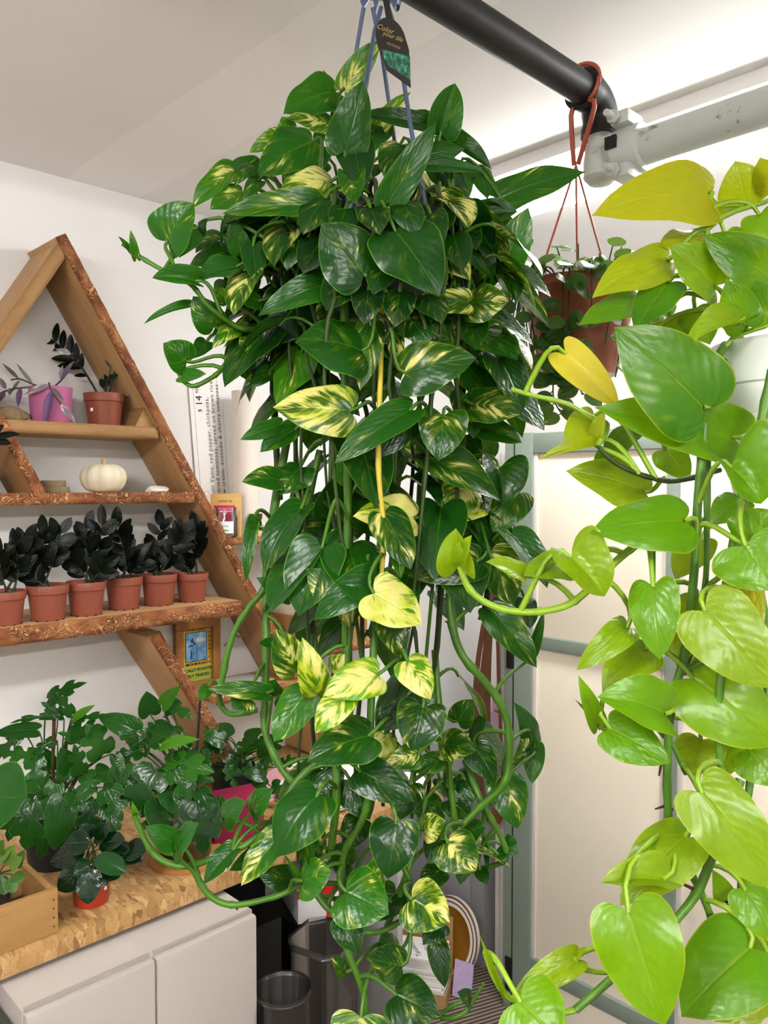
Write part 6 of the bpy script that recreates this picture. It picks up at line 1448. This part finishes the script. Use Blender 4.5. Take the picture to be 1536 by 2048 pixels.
for (a, b, c, dz) in (((1345, 1462), (1300, 1455), (1265, 1448), -.09), ((1440, 1450), (1465, 1465), (1478, 1472), -.09), ((1335, 1525), (1322, 1530), (1318, 1552), -.07), ((1350, 1690), (1362, 1730), (1372, 1760), -.07), ((1395, 1782), (1370, 1770), (1348, 1752), -.08), ((1284, 1085), (1262, 1105), (1228, 1122), -.085), ((1375, 1290), (1382, 1275), (1362, 1262), -.07), ((1290, 1892), (1300, 1905), (1310, 1918), -.1), ((1345, 1620), (1328, 1612), (1310, 1618), -.07)):
    tube('aerial_root', [atd(*a, ND + dz), atd(*b, ND + dz), atd(*c, ND + dz - .002)], [.002, .0016, .0008], M['root'], npl, 5)

# ------------------------------------------------------------------ small trailing plant in the terracotta hanging pot
rng = random.Random(8)
TDp = depth_of((ex, ey, WZ))
tc = atd(1158, 600, TDp)
tp = empty('trailing_plant', (tc.x, tc.y, 1.5), 'small leaved trailing plant in a brown terracotta hanging pot', 'plant')
tl = Vector((tc.x, tc.y, 0))
RT = 118 / FPX * TDp
tr_, tbz = atd(1158, 572, TDp).z, atd(1158, 752, TDp).z
lathe('pot', [(0, tbz), (RT * .62, tbz), (RT * .66, tbz + .01), (RT * .92, tr_ - .03), (RT * .94, tr_ - .028), (RT * 1.0, tr_ - .02), (RT * 1.02, tr_), (RT * .95, tr_), (RT * .9, tr_ - .02)], M['terra_gloss'], tp, 40, c=tl, world=True)
lathe('soil', [(0, tr_ - .008), (RT * .93, tr_ - .014)], M['soil'], tp, 24, c=tl, world=True)
# hanger: strap around the black pipe's end, then three thin wires
top = Vector((PX, PY - .055, PZ))
bm = bmesh.new()
loop = [top + Vector((.030 * math.cos(a), .004 * math.sin(a * 2), .034 * math.sin(a) + .006)) for a in [math.radians(k) for k in range(-60, 241, 20)]]
tailp = atd(1152, 330, TDp)
loop = [tailp + Vector((.004, 0, 0))] + [top + Vector((.022, .0, -.036))] + loop + [top + Vector((-.022, 0, -.036))] + [tailp - Vector((.004, 0, 0))]
for i in range(len(loop) - 1): pass
tube('hanger_loop', catmull(loop, 3), .0042, M['terra_hanger'], tp, 8)
for (u, v) in ((1086, 520), (1148, 535), (1197, 530)):
    a = {1086: 3.6, 1148: 1.2, 1197: 5.6}[u]
    e = tl + (RIGHT * ((u - 1150) * 1.35 / FPX * TDp)) + Vector((0, 0, tr_ - .004)) - Vector((0, 0, 0))
    e = Vector((e.x, e.y, tr_ - .004))
    tube('hanger_wire', [tailp, tailp.lerp(e, .5), e], .0020, M['terra_hanger'], tp, 6)
cnt = 0
for k in range(46):                       # stems over the rim and up from the soil
    a = 2 * math.pi * k / 46 + rng.uniform(-.08, .08)
    r = RT * rng.uniform(.35, .95)
    p0 = tl + Vector((math.cos(a) * r, math.sin(a) * r, tr_ - .01))
    o = Vector((math.cos(a), math.sin(a), 0))
    trail = k % 3 != 0
    if trail:
        ln = rng.uniform(.05, .17)
        pts = [p0, p0 + o * (RT * 1.06 - r) * .7 + UPW * .025, tl + o * (RT * 1.10) + Vector((0, 0, tr_ - .005)), tl + o * (RT * (1.12 + rng.uniform(0, .1))) + Vector((0, 0, tr_ - ln * .5)), tl + o * (RT * (1.0 + rng.uniform(-.05, .14))) + Vector((0, 0, tr_ - ln))]
    else:
        h = rng.uniform(.03, .075)
        pts = [p0, p0 + o * .012 + UPW * h * .6, p0 + o * rng.uniform(.02, .05) + UPW * h]
    sp, _ = vine(tp, pts, .0014, M['vine_dark'], 4, 'stem')
    step = 3
    for i in range(3, len(sp), step):
        S = sp[i]; b = rng.uniform(-1.4, 1.4) + a
        dv = (Vector((math.cos(b), math.sin(b), 0)) + UPW * rng.uniform(-.5, .35)).normalized()
        B = S + dv * .006; L = rng.uniform(.030, .044); T = B + dv * L
        leaf(tp, B, T, L * rng.uniform(.7, .85), (o * .9 + UPW * .3) if trail else (o * .4 + UPW * .5 + BACK * rng.uniform(-.2, .8)), M['small'], (rng.choice([0, 0, .1, .15, .3, .8 if not trail else .1]), rng.uniform(.1, .6) + (.25 if not trail else 0), rng.random()), kind='oval', fold=.15, curl=rng.uniform(.1, .6), sub=1, nj=2, petiole=[S, (S + B) / 2, B], pmat=M['vine'], pr=.0009)  # upright leaves paler and creamier: backlight put into their colour
        cnt += 1
# the two strands that hang well below the pot
for pts in ([(1075, 600), (1062, 660), (1068, 712), (1100, 745), (1135, 748)], [(1120, 640), (1105, 700), (1106, 760), (1108, 800), (1125, 830)], [(1150, 640), (1140, 690), (1150, 745), (1165, 790)]):
    sp, _ = vine(tp, [atd(u, v, TDp - .085) for u, v in pts], .0014, M['vine_dark'], 6, 'stem')
    for i in range(1, len(sp), 2):
        sgn = 1 if i % 4 == 1 else -1
        dv = (RIGHT * sgn * .8 - UPW * rng.uniform(.0, .7) + BACK * .3).normalized(); B = sp[i] + dv * .006; L = rng.uniform(.032, .042)
        leaf(tp, B, B + dv * L, L * .78, BACK + UPW * .5, M['small'], (rng.choice([0, .1, .2]), rng.uniform(.2, .6), rng.random()), kind='oval', fold=.2, curl=.4, sub=1, nj=2, petiole=[sp[i], (sp[i] + B) / 2, B], pmat=M['vine'], pr=.001)
